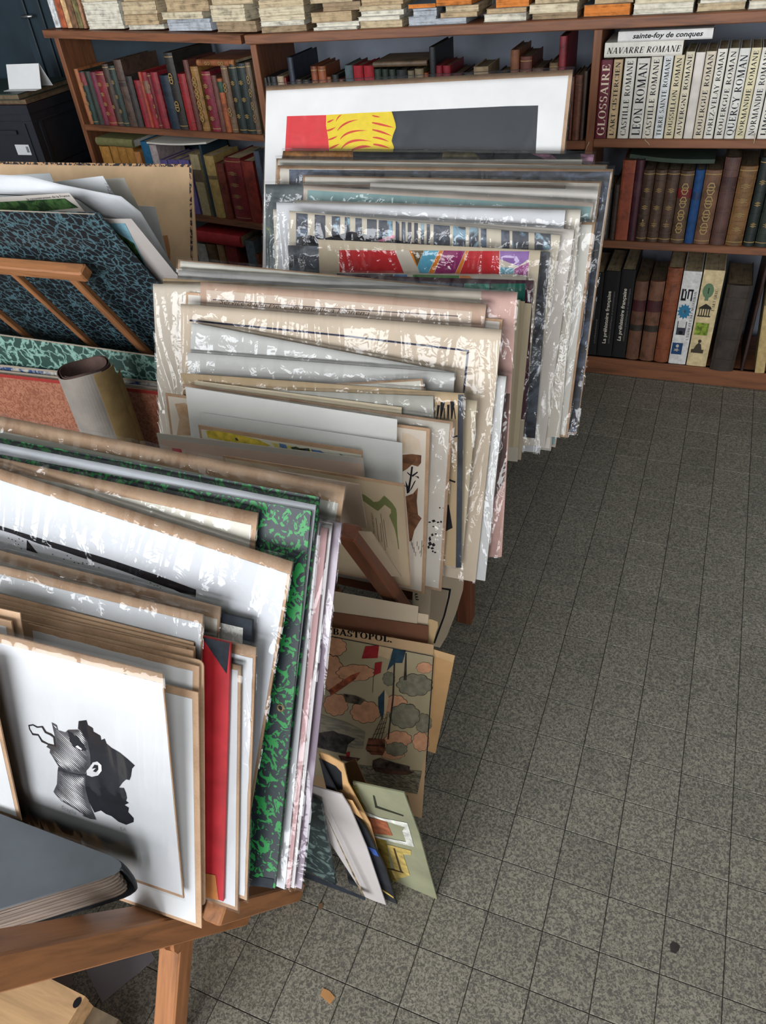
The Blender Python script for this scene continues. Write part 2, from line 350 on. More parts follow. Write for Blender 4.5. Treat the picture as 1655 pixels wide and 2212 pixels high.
# ================================================================== bookcases
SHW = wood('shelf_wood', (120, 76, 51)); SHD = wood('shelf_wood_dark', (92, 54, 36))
class Case:
    def __init__(s, o, ex):
        s.o = Vector(o); s.ex = Vector(ex).normalized(); s.ey = Vector((-s.ex.y, s.ex.x, 0)); s.ez = Vector((0, 0, 1))
    def sz(s, u, v, back=0.0):
        p = hit(u, v, s.ey, s.o + s.ey*back) - s.o; return p.dot(s.ex), p.z
    def P(s, a, d, z): return s.o + s.ex*a + s.ey*d + s.ez*z
    def m(s, a=0, d=0, z=0): return frame(s.P(a, d, z), s.ex, s.ey, s.ez)
RC = Case((-1.40, 1.998, 0), (1, .012, 0))
lc_a, lc_b = Vector((-2.39, 2.165, 0)), Vector((-1.405, 2.003, 0))
LC = Case(lc_a, lc_b - lc_a)
rc = tag(empty('bookcase', RC.m()), 'long brown wooden bookcase along the back wall with plinth and lettered spines', 'bookcase')
DEP = .30
def plank(name, parent, x0, x1, y0, y1, z0, z1, mat=SHW, slope=0.0):
    m = MB().bbox(0, x1-x0, 0, y1-y0, 0, z1-z0, .0025); o = m.ob(name, mat, parent); o.location = (x0, y0, z0); o.rotation_euler = (0, -math.atan(slope), 0); return o
RE = 1.93
plank('shelf_top', rc, -.012, RE+.02, -.008, DEP, 1.106, 1.134)
plank('shelf_board', rc, 1.17, RE, 0, DEP-.02, .788, .813); plank('shelf_board', rc, .024, 1.146, 0, DEP-.02, .782, .807)
plank('shelf_board', rc, 1.17, RE, 0, DEP-.02, .474, .499); plank('shelf_board', rc, .024, 1.146, 0, DEP-.02, .470, .495)
plank('shelf_board', rc, 0, RE, .002, DEP-.02, .045, .066)
def upright(x, parent, h=1.1055, d0=0):
    m = MB().bbox(0, h, 0, .024, 0, DEP-.02-d0, .002); o = m.ob('upright', SHW, parent)
    o.matrix_basis = frame(Vector((x+.024, d0, 0)), Vector((0, 0, 1)), Vector((-1, 0, 0)), Vector((0, 1, 0))); return o
for x in (0, 1.146, RE): upright(x, rc)
plank('plinth', rc, 0, RE, -.004, .018, 0, .066)
lc = tag(empty('bookcase', LC.m()), 'short brown wooden bookcase at the left end beside the black crates', 'bookcase')
LW = (lc_b-lc_a).length
def lshelf(pl_, pr_, name='shelf_board', th=.022, x0=None, x1=None, d0=0):
    a, za = LC.sz(*pl_, d0); b, zb = LC.sz(*pr_, d0); sl = (zb-za)/(b-a); x0 = .02 if x0 is None else x0; x1 = LW-.004 if x1 is None else x1
    L_ = x1-x0; D_ = DEP-.02-d0; m = MB().prism([(0, 0), (L_, 0), (L_-D_*.166-.004, D_), (0, D_)], 0, th); o = m.ob(name, SHW, lc); o.location = (x0, d0, za+(x0-a)*sl-th); o.rotation_euler = (0, -math.atan(sl), 0)
    return lambda s: za+(s-a)*sl
LTOP = lshelf((118, 66), (575, 78), 'shelf_top', .026, -.03, LW-.014, -.02)
L1 = lshelf((200, 270), (560, 292))
L2 = lshelf((420, 465), (557, 484))
plank('shelf_board', lc, .02, LW-.06, 0, DEP-.02, .02, .06)
upright(0, lc, 1.135)
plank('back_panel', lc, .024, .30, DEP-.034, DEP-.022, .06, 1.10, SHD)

# ================================================================== books
def book_root(name, case, s, back, z, lying, length=0, tilt=0.0):
    if lying: M_ = frame(case.P(s+length, back, z), case.ez, case.ey, -case.ex)
    else: M_ = case.m(s, back, z)
    if tilt: M_ = M_ @ Matrix.Rotation(tilt, 4, 'Y')
    return empty(name, M_)
GOLD = plain('gilt', (152, 124, 74), .4, .1, 200, spec=.5)
PAGE = pages('page_edge', (168, 150, 120)); PAGED = pages('page_edge_dusty', (104, 90, 72)); PAGEW = pages('page_edge_white', (205, 200, 190))
def book_parts(r, w, d, h, cov, bands=0, lab=None, labz=.66, gild=0, page=None, flat_=False, labh=.10, lab2=None):
    """spine faces local -y; thickness along x, height along z"""
    t = min(.0028, w*.14); n = 7; bulge = 0 if flat_ else min(.006, w*.18)
    out = [(0, d), (0, .004)] + ([] if flat_ else []) ; arc = []
    for i in range(n+1):
        a = i/n; arc.append((w*a, .004 - bulge*math.sin(math.pi*a) - (.002 if 0 < i < n else 0)))
    out = [(0, d)] + arc + [(w, d)]
    inn = [(w-t, d), (w-t, .008), (t, .008), (t, d)]
    poly = out + inn
    cvr = MB().prism(poly, 0, h).ob('cover', cov, r)
    MB().box(t, w-t, .0082, d-.004, .003, h-.004).ob('page_block', page or PAGED, r)
    def strip(z0, z1, off, name, mat):
        o_ = [(x, y-off) for x, y in arc]; i_ = [(x, y+.0005) for x, y in arc][::-1]
        if off > .0006: o_ = [(x if 0 < k < n else (x-.0004 if k == 0 else x+.0004), y) for k, (x, y) in enumerate(o_)]
        return MB().prism(o_ + i_, z0, z1).ob(name, mat, cvr)
    for i in range(bands):
        zc = h*(.14+.72*i/max(1, bands-1)); strip(zc-.0018, zc+.0018, .0016, 'raised_band', cov)
    if lab: strip(h*labz-h*labh/2, h*labz+h*labh/2, .0004, 'title_label', leather(lab))
    if lab2: strip(h*.42-h*.04, h*.42+h*.04, .0004, 'volume_label', leather(lab2))
    if gild:
        g = MB(); yy = -bulge-.0032 if not flat_ else .0012
        for i in range(max(2, bands-1) if bands else 4):
            k = max(2, bands-1) if bands else 4
            zc = h*(.14+.72*(i+.5)/k)
            if gild == 1:
                for dz, ww in ((.006, .12), (.003, .26), (0, .14), (-.003, .26), (-.006, .1)):
                    g.add([(w*(.5-ww), yy, zc+dz-.0008), (w*(.5+ww), yy, zc+dz-.0008), (w*(.5+ww), yy, zc+dz+.0008), (w*(.5-ww), yy, zc+dz+.0008)], [(0, 1, 2, 3)])
            else:
                for sg in (-1, 1):
                    for j in range(6):
                        a0, a1 = j*60, j*60+60
                        q = [(w*.5+math.cos(math.radians(a))*w*rr, yy, zc+sg*.006+math.sin(math.radians(a))*w*rr*1.2) for a, rr in ((a0, .26), (a1, .26), (a1, .18), (a0, .18))]
                        g.add(q, [(0, 1, 2, 3)])
        tag(g.ob('gilt_tooling', GOLD, cvr), kind='stuff')
        for zc in (h*.05, h*.95): strip(zc-.0012, zc+.0012, .0003, 'gilt_line', GOLD)
ORD = ['first', 'second', 'third', 'fourth', 'fifth', 'sixth', 'seventh', 'eighth', 'ninth', 'tenth', 'eleventh', 'twelfth', 'thirteenth', 'fourteenth', 'fifteenth', 'sixteenth', 'seventeenth', 'eighteenth', 'nineteenth', 'twentieth', '21st', '22nd', '23rd', '24th', '25th', '26th', '27th', '28th', '29th', '30th', '31st', '32nd', '33rd', '34th', '35th']
def row(case, zf, place, grp, items, zoom=None, ybl=None, back=.012, deps=(.13, .17), last0=-9, names='leather_bound_book'):
    """items: (xb0, xb1, xt0, yt, colour, look, kw) in zoom pixels; xb None -> only tops known (xt0, xt1)"""
    last = last0; res = []
    for k, it in enumerate(items):
        xb0, xb1, xt0, yt, c, look = it[:6]; kw = dict(it[6]) if len(it) > 6 else {}
        bk = kw.pop('back', back); zadd = kw.pop('z', None); tilt = kw.pop('tilt', 0.0); dep = kw.pop('d', None); nm = kw.pop('name', names); lab_ = kw.pop('label', None)
        if ybl:
            yb = kw.pop('yb', None)
            if yb is None: yb = ybl[1]+(xb0-ybl[0])*(ybl[3]-ybl[1])/(ybl[2]-ybl[0])
            s0, _ = case.sz(*zoom(xb0, yb), bk); s1, _ = case.sz(*zoom(xb1, yb), bk)
            st, zt = case.sz(*zoom(xt0, yt), bk); sm = s0
        else:
            s0, zt = case.sz(*zoom(xb0, yt), bk); s1, _ = case.sz(*zoom(xb1, yt), bk)
        wdt = s1-s0
        if s0 < last: s0 = last
        wdt = max(.006, s1-s0-.0006); last = s0+wdt+.0014
        z0 = zf(s0+wdt/2)+.0006; h = zt-z0
        d = dep or random.uniform(*deps)
        r = book_root(nm, case, s0, bk, z0, False, 0, tilt)
        tag(r, lab_ or '%s, %s from left, %s' % (look, ORD[k], place), 'book', grp)
        book_parts(r, wdt, d, h, leather(c) if not kw.get('cloth') else plain('cloth_%02x%02x%02x' % tuple(c), c, .7, .08, 60), **{a: b for a, b in kw.items() if a != 'cloth'})
        res.append((r, wdt, d, h, s0, z0))
    return res
z1 = Z(0, 0, 580)
B = dict
row(LC, L1, 'upper left shelf', 'books on the upper left shelf', [
 (550, 572, 475, 425, (170, 98, 55), 'thin orange-tan worn book', B()),
 (572, 605, 495, 440, (30, 56, 50), 'dark green book with red label', B(lab=(140, 45, 45), labz=.86, labh=.24, gild=1)),
 (605, 640, 533, 440, (44, 50, 40), 'blackish green banded book', B(bands=4)),
 (640, 672, 570, 445, (122, 34, 58), 'purple-red book', B()),
 (672, 720, 605, 440, (138, 36, 42), 'faded red book', B(gild=1)),
 (725, 760, 648, 395, (70, 50, 40), 'dark brown book', B(bands=3, gild=1)),
 (757, 797, 690, 405, (40, 56, 50), 'green and brown gilt book', B(bands=4, gild=1)),
 (800, 845, 712, 368, (86, 62, 50), 'tall brown banded book', B(bands=5, lab=(60, 40, 34), d=.2)),
 (848, 885, 790, 470, (58, 50, 48), 'dark grey-brown book', B(bands=4)),
 (893, 930, 838, 495, (146, 24, 34), 'short crimson banded book', B(bands=4)),
 (930, 948, 865, 445, (172, 70, 44), 'thin orange-red book', B()),
 (948, 980, 885, 445, (160, 28, 36), 'red book with tan label', B(lab=(130, 90, 70), labz=.74, labh=.22)),
 (980, 1003, 920, 450, (112, 26, 34), 'narrow dark red book', B(gild=1)),
 (1003, 1045, 945, 445, (146, 30, 40), 'red banded book', B(bands=4)),
 (1055, 1108, 995, 465, (26, 42, 58), 'navy blue banded book', B(bands=4, lab=(22, 36, 50))),
 (1110, 1160, 1027, 325, (44, 40, 34), 'tall black book with gilt ornament', B(gild=2, bands=3, d=.22)),
 (1165, 1210, 1097, 455, (158, 28, 32), 'bright red banded book', B(bands=4)),
 (1215, 1245, 1147, 370, (104, 54, 44), 'slim reddish brown tall book', B(bands=3)),
 (1250, 1295, 1185, 410, (150, 104, 44), 'golden tan book', B(gild=2)),
 (1310, 1362, 1247, 440, (128, 26, 46), 'crimson book with gilt title', B(bands=5, gild=1)),
 (1365, 1395, 1308, 465, (108, 62, 50), 'pinkish brown book', B(bands=4)),
 (1397, 1428, 1352, 485, (178, 88, 42), 'orange book with green label', B(lab=(40, 70, 50), labz=.85, labh=.2)),
 (1432, 1470, 1370, 400, (112, 84, 62), 'brown gilt book', B(bands=3, gild=2)),
 (1480, 1525, 1415, 395, (32, 46, 42), 'dark green gilt book', B(bands=4, gild=1)),
 (1525, 1578, 1463, 390, (30, 42, 38), 'black-green book with torn cap', B(bands=4, gild=1, d=.12)),
 (1580, 1612, 1517, 385, (106, 86, 66), 'tan book with ringed gilt spine', B(gild=2, d=.05)),
], z1, (550, 757, 1612, 828), deps=(.15, .19), last0=.026)
def lying_book(case, zoomf, bl, br, tl, cov, label, back=.02, d=.16, name='leather_bound_book', zmin=None, **kw):
    s0, z0 = case.sz(*zoomf(*bl), back); s1, _ = case.sz(*zoomf(*br), back); _, zt = case.sz(*zoomf(*tl), back)
    if zmin is not None: zt += zmin-z0; z0 = zmin
    r = book_root(name, case, s0, back, z0, True, s1-s0)
    tag(r, label, 'book'); book_parts(r, zt-z0, d, s1-s0, cov, **kw); return r, s1-s0, z0, zt
lying_book(LC, z1, (1215, 408), (1440, 375), (1205, 368), leather((146, 82, 44)), 'orange-brown leather book lying flat on the upright books, upper left shelf', .01, .20, bands=2, gild=2, page=PAGE)

z5 = Z(0, 280, 580)
OCH = (172, 122, 58)
def tops(lst): return [(a, b, a, t, c, l, k) for a, b, t, c, l, k in lst]
rr = row(LC, L2, 'second left shelf', 'books on the second left shelf', tops([
 (605, 663, 100, OCH, 'ochre yellow cloth book', B(cloth=1, page=PAGE)),
 (668, 713, 100, OCH, 'ochre cloth book with rubbed edge', B(cloth=1, page=PAGE)),
 (716, 764, 104, OCH, 'plain ochre cloth book', B(cloth=1, page=PAGE)),
 (766, 812, 108, OCH, 'dull ochre cloth book', B(cloth=1, page=PAGE)),
 (814, 856, 135, (188, 128, 76), 'pale orange short book', B(cloth=1, page=PAGE)),
 (858, 906, 72, (34, 92, 128), 'blue book with stained spine', B(cloth=1, page=PAGE)),
 (908, 955, 92, (176, 160, 160), 'pale pinkish white box spine', B(cloth=1, page=PAGEW)),
 (958, 1022, 185, (104, 92, 150), 'lilac cloth book nearest the pale box', B(cloth=1, page=PAGE, flat_=True)),
 (1026, 1089, 185, (100, 88, 146), 'middle lilac cloth book', B(cloth=1, page=PAGE, flat_=True)),
 (1092, 1156, 185, (106, 94, 152), 'right-hand lilac cloth book', B(cloth=1, page=PAGE, flat_=True)),
 (1160, 1214, 152, (160, 146, 112), 'beige book with brown printed squares', B(cloth=1, page=PAGE, flat_=True, lab=(96, 78, 56), labh=.2)),
 (1218, 1232, 90, (36, 54, 66), 'thin dark teal tall book', B(cloth=1, flat_=True)),
 (1240, 1308, 158, (166, 140, 86), 'thick straw yellow book', B(cloth=1, page=PAGE, lab=(120, 96, 60), labh=.06)),
 (1322, 1368, 208, (122, 50, 36), 'red-brown book with worn raised bands', B(bands=5)),
 (1374, 1472, 172, (128, 32, 36), 'wide dark red gilt book', B(gild=1, page=PAGE)),
 (1478, 1552, 192, (146, 46, 34), 'orange-red plain book', B(page=PAGE)),
 (1556, 1590, 132, (74, 82, 94), 'grey-blue narrow book', B(cloth=1, d=.05)),
]), z5, None, deps=(.15, .2), last0=.03)
lying_book(LC, z5, (600, 97), (815, 78), (588, 48), plain('cloth_olive', (116, 112, 72), .7, .08, 60), 'olive green cloth book lying on the ochre books', .0, .17, page=PAGEW)
# pale magazine lying slanted above the lilac books
def slab_px(name, label, cat, case, pts, zoomf, back, d, th, mat, **kw):
    a, za = case.sz(*zoomf(*pts[0]), back); b, zb = case.sz(*zoomf(*pts[1]), back)
    M_ = frame(case.P(a, back, za), (case.P(b, back, zb)-case.P(a, back, za)).normalized(), case.ey, Vector((0, 0, 1)))
    r = empty(name, M_); L = (case.P(b, back, zb)-case.P(a, back, za)).length
    m = MB(); n = 8
    for i in range(n):
        x0, x1 = L*i/n, L*(i+1)/n; c0, c1 = [-.006*math.sin(math.pi*x/L) for x in (x0, x1)]
        m.add([(x0, 0, c0), (x1, 0, c1), (x1, d, c1), (x0, d, c0), (x0, 0, c0+th), (x1, 0, c1+th), (x1, d, c1+th), (x0, d, c0+th)], [(0, 3, 2, 1), (4, 5, 6, 7), (0, 1, 5, 4), (2, 3, 7, 6)] + ([(3, 0, 4, 7)] if i == 0 else []) + ([(1, 2, 6, 5)] if i == n-1 else []))
    m.ob('cover', mat, r); return tag(r, label, cat)
slab_px('magazine', 'white magazine lying across the lilac books, second left shelf', 'magazine', LC, ((905, 86), (1265, 62)), z5, .005, .16, .006, paper((205, 200, 190)))
rr3 = row(LC, lambda s: .061, 'lowest left shelf', 'books on the lowest left shelf', tops([
 (1200, 1258, 700, (170, 168, 160), 'grey-white cloth book', B(cloth=1, flat_=True)),
 (1266, 1322, 700, (116, 82, 46), 'brown ridged book', B(bands=3)),
 (1328, 1370, 705, (140, 108, 76), 'tan book', B(cloth=1)),
 (1378, 1446, 705, (118, 38, 36), 'dark red book with light frame', B(cloth=1, flat_=True)),
 (1502, 1556, 685, (92, 104, 112), 'grey-blue book with upright title', B(cloth=1, flat_=True)),
 (1562, 1590, 770, (150, 80, 44), 'orange-brown book', B(d=.05)),
]), z5, None, deps=(.15, .2))
lying_book(LC, z5, (1206, 688), (1480, 680), (1204, 622), plain('cloth_red', (170, 44, 50), .6, .08, 40), 'red cloth book lying flat on the lowest left shelf', .0, .15, page=PAGE)

z2 = Z(540, 0, 1100); z3 = Z(1095, 0, 1655)
def rel(zf, x, y): return zf(x, y)
mid = [  # tops only: (x0, x1, y, colour, look)
 (82, 104, 497, (50, 48, 46), 'small black book', B()), (106, 126, 492, (44, 46, 48), 'narrow slate book', B()), (128, 166, 490, (48, 48, 50), 'black worn book', B()),
 (168, 210, 488, (176, 152, 124), 'cream vellum book', B()), (212, 230, 497, (130, 36, 38), 'small red book', B()),
 (232, 268, 368, (44, 52, 68), 'tall navy book', B(d=.2, bands=4)), (280, 328, 508, (62, 54, 48), 'dark brown book', B()), (332, 378, 510, (58, 54, 50), 'blackish worn book', B()),
 (382, 424, 424, (150, 74, 40), 'orange leather gilt book', B(gild=1)), (427, 478, 424, (156, 80, 44), 'second orange leather gilt book', B(gild=1)), (481, 516, 492, (140, 80, 46), 'short orange book', B(bands=2)),
 (520, 562, 478, (42, 42, 40), 'torn black book', B()), (566, 594, 505, (120, 60, 44), 'low reddish book', B()),
 (600, 652, 418, (82, 96, 100), 'grey-teal cloth book', B(cloth=1)), (655, 717, 420, (150, 36, 44), 'red cloth book', B(cloth=1)), (721, 786, 420, (152, 38, 46), 'second red cloth book', B(cloth=1)),
 (790, 836, 442, (44, 58, 48), 'dark green book', B()), (839, 881, 442, (42, 56, 46), 'second dark green book', B()), (884, 926, 444, (46, 58, 50), 'third dark green book', B()), (930, 1000, 446, (40, 42, 42), 'black cloth book', B()),
 (1004, 1046, 452, (130, 116, 92), 'stained vellum book', B()), (1050, 1106, 440, (150, 132, 100), 'patched vellum book', B()), (1110, 1138, 466, (160, 78, 40), 'small orange book', B()),
 (1141, 1180, 302, (44, 46, 50), 'very tall black book', B(bands=3, d=.2)), (1184, 1226, 420, (150, 30, 42), 'red banded book', B(bands=2)), (1229, 1278, 420, (152, 32, 44), 'second red banded book', B(bands=2)),
 (1290, 1350, 470, (92, 36, 40), 'maroon book', B()), (1368, 1422, 470, (70, 60, 52), 'brown worn book', B()), (1427, 1520, 428, (164, 142, 112), 'thick beige book', B(cloth=1)), (1575, 1640, 465, (52, 50, 46), 'black quarto book', B()),
]
def to2(x): return x
midr = row(RC, lambda s: .807, 'upper middle shelf', 'books on the upper middle shelf', tops(mid), z2, None, deps=(.12, .16), last0=.026)
rc_last = midr[-1][4]+midr[-1][1]+.001
row(RC, lambda s: .807, 'upper middle shelf right of the vellum', 'books on the upper middle shelf', tops([
 (24, 80, 320, (136, 82, 52), 'plain brown book', B(d=.17)), (85, 160, 362, (112, 56, 44), 'red-brown book with gilt medallion', B(gild=2, d=.17)), (163, 230, 434, (96, 66, 46), 'dark tan book', B(gild=1)),
 (272, 328, 402, (126, 96, 66), 'light brown book', B(gild=1)), (332, 386, 232, (136, 36, 46), 'tall red book', B(d=.2)),
 (415, 436, 492, (112, 58, 44), 'narrow red-brown banded book', B(bands=4)), (440, 490, 480, (116, 66, 44), 'brown banded book', B(bands=4)), (494, 520, 455, (70, 52, 44), 'dark brown banded book', B(bands=4)),
]), z3, None, deps=(.12, .16), last0=rc_last)
lying_book(RC, z2, (786, 432), (1130, 430), (783, 398), leather((112, 88, 64)), 'brown book lying flat on the dark green books, middle shelf', .005, .16)

# right bay, lettered spines
WHITE_SP = lambda c: plain('jacket_%02x%02x%02x' % tuple(c), c, .45, .05, 25, spec=.4)
INK = ink((24, 24, 30))
SP = [
 (540, 630, 580, 385, (98, 30, 46), 'GLOSSAIRE', (220, 205, 180)), (637, 692, 677, 382, (190, 164, 128), "L'ART CISTERCIEN", 0), (703, 772, 747, 374, (208, 204, 194), 'CASTILLE ROMANE', 0),
 (780, 857, 825, 374, (204, 200, 192), 'LEON ROMAN', 0), (862, 930, 912, 364, (206, 200, 186), 'CASTILLE ROMANE', 0), (937, 996, 990, 356, (206, 208, 208), 'TERRE SAINTE ROMANE', 0),
 (1002, 1063, 1065, 354, (200, 188, 156), 'ROUSSILLON ROMAN', 0), (1068, 1122, 1135, 332, (204, 194, 170), 'AUVERGNE ROMANE', 0), (1128, 1186, 1198, 336, (204, 196, 188), '', 0),
 (1190, 1252, 1265, 330, (196, 184, 164), 'ROUERGUE ROMAN', 0), (1257, 1318, 1332, 314, (206, 202, 192), 'FOREZ-VELAY ROMAN', 0), (1325, 1386, 1407, 310, (202, 198, 188), 'ROUERGUE ROMAN', 0),
 (1390, 1456, 1475, 310, (200, 198, 192), 'QUERCY ROMAN', 0), (1460, 1521, 1550, 307, (202, 192, 158), 'NORMANDIE ROMANE', 0), (1525, 1598, 1618, 305, (206, 202, 192), 'NORMANDIE ROMANE', 0),
 (1605, 1672, 1692, 303, (202, 198, 188), 'LIMOUSIN ROMAN', 0), (1680, 1745, 1768, 300, (200, 196, 186), '', 0)]
desc = {'': 'faded white jacketed book without legible title', 'GLOSSAIRE': 'maroon book lettered GLOSSAIRE'}
last = 1.172
for k, (a, b_, c, t, col, txt, tc) in enumerate(SP):
    yb = 895+(a-540)*(845-895)/(1655-540); bk = .008
    s0, _ = RC.sz(*z3(a, yb), bk); s1, _ = RC.sz(*z3(b_, yb), bk); st, zt = RC.sz(*z3(c, t), bk); s0 = max(s0, last); wd = max(.012, s1-s0-.0008); last = s0+wd+.0006
    z0 = .8136; h = zt-z0; r = book_root('jacketed_book', RC, s0, bk, z0, False)
    look = desc.get(txt, 'white jacketed book lettered %s' % txt) if txt not in ("L'ART CISTERCIEN",) else "tan torn jacketed book lettered L'ART CISTERCIEN"
    tag(r, look + ', %s from left on the right upper shelf' % ORD[k], 'book', 'lettered books on the right upper shelf')
    book_parts(r, wd, .165, h, WHITE_SP(col), flat_=True, page=PAGE)
    if txt:
        hgt = wd*(.66 if txt in ('GLOSSAIRE', 'LEON ROMAN', 'QUERCY ROMAN') else .50); ln = h*min(.94, .052*len(txt)+.28 if txt not in ('GLOSSAIRE', 'LEON ROMAN') else .92)
        lettering('lettering', txt, ink((224, 208, 184)) if tc else INK, r, (wd*.5+hgt*.5, .0, h*.035), (0, 0, 1), (-1, 0, 0), ln, hgt, (0, .0012, 0))
# the two lying lettered books
r, L, a0, a1 = lying_book(RC, z3, (618, 385), (1118, 347), (610, 292), WHITE_SP((206, 202, 192)), 'white book lettered NAVARRE ROMANE lying on the upright jacketed books', .0, .17, 'jacketed_book', zmin=1.0335, flat_=True, page=PAGE)
hh = a1-a0
lettering('lettering', 'NAVARRE ROMANE', INK, r, (hh*.26, .0, L*.97), (0, 0, -1), (1, 0, 0), L*.94, hh*.42, (0, .0012, 0), shear=.2)
r, L, b0, b1 = lying_book(RC, z3, (705, 284), (1310, 256), (700, 218), WHITE_SP((204, 202, 200)), 'white book lettered sainte-foy de conques, topmost of two lying books', .0, .18, 'jacketed_book', zmin=a1+.0006, flat_=True, page=PAGE)
hh = b1-b0
lettering('lettering', 'sainte-foy de conques', INK, r, (hh*.32, .0, L*.84), (0, 0, -1), (1, 0, 0), L*.74, hh*.50, (0, .0012, 0), 'sans', .03, .25)

# right bay, second shelf
z4 = Z(1235, 320, 1655)
row(RC, lambda s: .4992, 'right middle shelf', 'leather books on the right middle shelf', [
 (250, 310, 290, 350, (40, 34, 32), 'black narrow book', B()),
 (318, 365, 345, 310, (62, 46, 38), 'dark brown narrow banded book', B(bands=4)),
 (367, 472, 425, 105, (158, 70, 42), 'tall flat orange book', B(flat_=True, gild=0, lab=(146, 62, 38), labz=.8)),
 (475, 540, 540, 102, (74, 30, 44), 'narrow purple book', B(gild=0, lab=(86, 44, 56), labz=.66, labh=.18)),
 (541, 634, 605, 185, (82, 58, 44), 'brown gilt volume numbered 1', B(bands=4, gild=1)),
 (638, 733, 703, 185, (82, 58, 44), 'brown gilt volume numbered 2', B(bands=4, gild=1)),
 (736, 836, 803, 185, (84, 60, 46), 'brown gilt volume numbered 3', B(bands=4, gild=1)),
 (840, 954, 900, 192, (90, 66, 48), 'brown gilt book with red label', B(lab=(140, 32, 36), labz=.7, labh=.13, gild=2)),
 (960, 1036, 1030, 186, (30, 66, 112), 'blue cloth book', B(cloth=1, lab=(26, 56, 100))),
 (1040, 1174, 1110, 186, (118, 80, 56), 'tan book with stamped ornament', B(gild=2)),
 (1180, 1306, 1282, 78, (90, 58, 50), 'tall maroon-brown banded book', B(bands=4, lab=(70, 40, 38), labz=.74)),
 (1312, 1456, 1412, 152, (126, 86, 44), 'wide golden-brown banded book', B(bands=5, gild=1)),
 (1466, 1560, 1590, 78, (32, 42, 38), 'dark green banded book', B(bands=4, gild=1)),
 (1566, 1690, 1690, 70, (40, 50, 40), 'mossy green gilt book', B(bands=4, gild=1)),
], z4, (285, 772, 1655, 795), back=.008, deps=(.16, .19), last0=1.172)
# volume numerals on the three brown volumes
for o in list(COL.objects):
    lb = o.get('label', '')
    if 'volume numbered' in lb:
        n_ = lb.split('numbered ')[1][0]; cv = [c for c in o.children if c.name.startswith('cover')][0]
        h_ = max(v.co.z for v in cv.data.vertices); w_ = max(v.co.x for v in cv.data.vertices)
        lettering('volume_number', n_, GOLD, o, (w_*.42, -.0075, h_*.30), (1, 0, 0), (0, 0, 1), w_*.14, .007, (0, 0, 0), 'sans')
# dark green folio lying across them
fo = slab_px('folio', 'limp dark green folio lying across the leather books, right middle shelf', 'folio', RC, ((492, 84), (1205, 169)), z4, .03, .2, .012, plain('green_card', (52, 64, 54), .7, .1, 20))
# right bay, bottom shelf
BLK = (22, 22, 24)
bot = row(RC, lambda s: .0662, 'right bottom shelf', 'large books on the right bottom shelf', [
 (100, 212, 235, 1060, BLK, 'black jacketed book with grey title, half hidden', B(yb=1712, cloth=1, flat_=True, page=PAGE)),
 (216, 342, 245, 1045, BLK, 'black book titled in bold white letters', B(yb=1720, cloth=1, flat_=True, page=PAGE)),
 (346, 460, 412, 1035, (24, 24, 26), 'black book titled in bold cream italics', B(yb=1725, cloth=1, flat_=True, page=PAGE)),
 (465, 572, 515, 1128, (112, 72, 52), 'scuffed brown leather volume', B(yb=1742, lab=(76, 28, 32), labz=.70, labh=.14, lab2=(52, 42, 34))),
 (582, 702, 632, 1128, (120, 76, 54), 'wider scuffed brown leather volume', B(yb=1752, lab=(76, 28, 32), labz=.70, labh=.14, lab2=(52, 42, 34))),
 (706, 826, 782, 1015, (140, 72, 42), 'tan leather slipcased book', B(yb=1768, bands=4, page=PAGE, lab=(146, 78, 48), labz=.74)),
 (830, 978, 905, 1045, (208, 206, 204), 'white illustrated book on islam', B(yb=1785, cloth=1, flat_=True, page=PAGE, back=.004)),
 (985, 1156, 1072, 1035, (206, 186, 144), 'cream illustrated book on greek art', B(yb=1795, cloth=1, flat_=True, page=PAGE, back=.002)),
 (1182, 1388, 1245, 1155, (58, 48, 40), 'very thick dark brown banded book', B(yb=1840, bands=4, d=.2, back=-.012)),
 (1448, 1478, 1472, 965, (60, 38, 32), 'thin dark brown upright board-like book', B(yb=1835, back=.0)),
 (1575, 1660, 1510, 1090, (176, 152, 104), 'cream book with brown title, leaning right', B(yb=1850, cloth=1, flat_=True, page=PAGE, back=-.008, lab=(110, 92, 62), labz=.80, labh=.16, tilt=-.09)),
], z4, (100, 1712, 1655, 1850), back=.01, deps=(.18, .22), last0=1.172)
CREAMI = ink((214, 206, 190)); GREYI = ink((120, 116, 112))
def spine_txt(k, txt, x, z, ln, hgt, mt, font='sans', bold=.0, shear=0):
    r, wd, d, h, s0, z0 = bot[k]; lettering('lettering', txt, mt, r, (wd*x, .0, h*z), (0, 0, 1), (-1, 0, 0), h*ln, hgt, (0, .0012, 0), font, bold, shear)
spine_txt(1, 'La préhistoire française', .52, .16, .62, .0125, CREAMI, 'sans', .03); spine_txt(1, 'civilisations néolithiques et protohistoriques', .78, .16, .62, .0065, GREYI)
spine_txt(2, 'La préhistoire française', .52, .2, .60, .0125, CREAMI, 'sans', .03, .15); spine_txt(2, 'civilisations paléolithiques et mésolithiques', .8, .2, .60, .0065, GREYI)
spine_txt(0, 'civilisations', .85, .15, .3, .0065, GREYI)
spine_txt(6, "L'ISLAM ET L'ART MUSULMAN", .90, .28, .52, .0075, ink((60, 60, 66)), 'serif'); spine_txt(7, "L'ART GREC", .84, .60, .22, .0085, ink((60, 56, 50)), 'serif')
def pics(k, rects):
    r, wd, d, h, s0, z0 = bot[k]
    for nm, mt, polys in rects:
        g = MB()
        for i, P in enumerate(polys): g.add([(wd*x, .0012-.0001*(i % 3), h*z) for x, z in P], [tuple(range(len(P)))])
        g.ob(nm, mt, r)
def star(cx, cz, rx, rz, n=12, inner=.72): return [(cx+math.cos(math.pi*i/n)*rx*(1 if i % 2 == 0 else inner), cz+math.sin(math.pi*i/n)*rz*(1 if i % 2 == 0 else inner)) for i in range(2*n)]
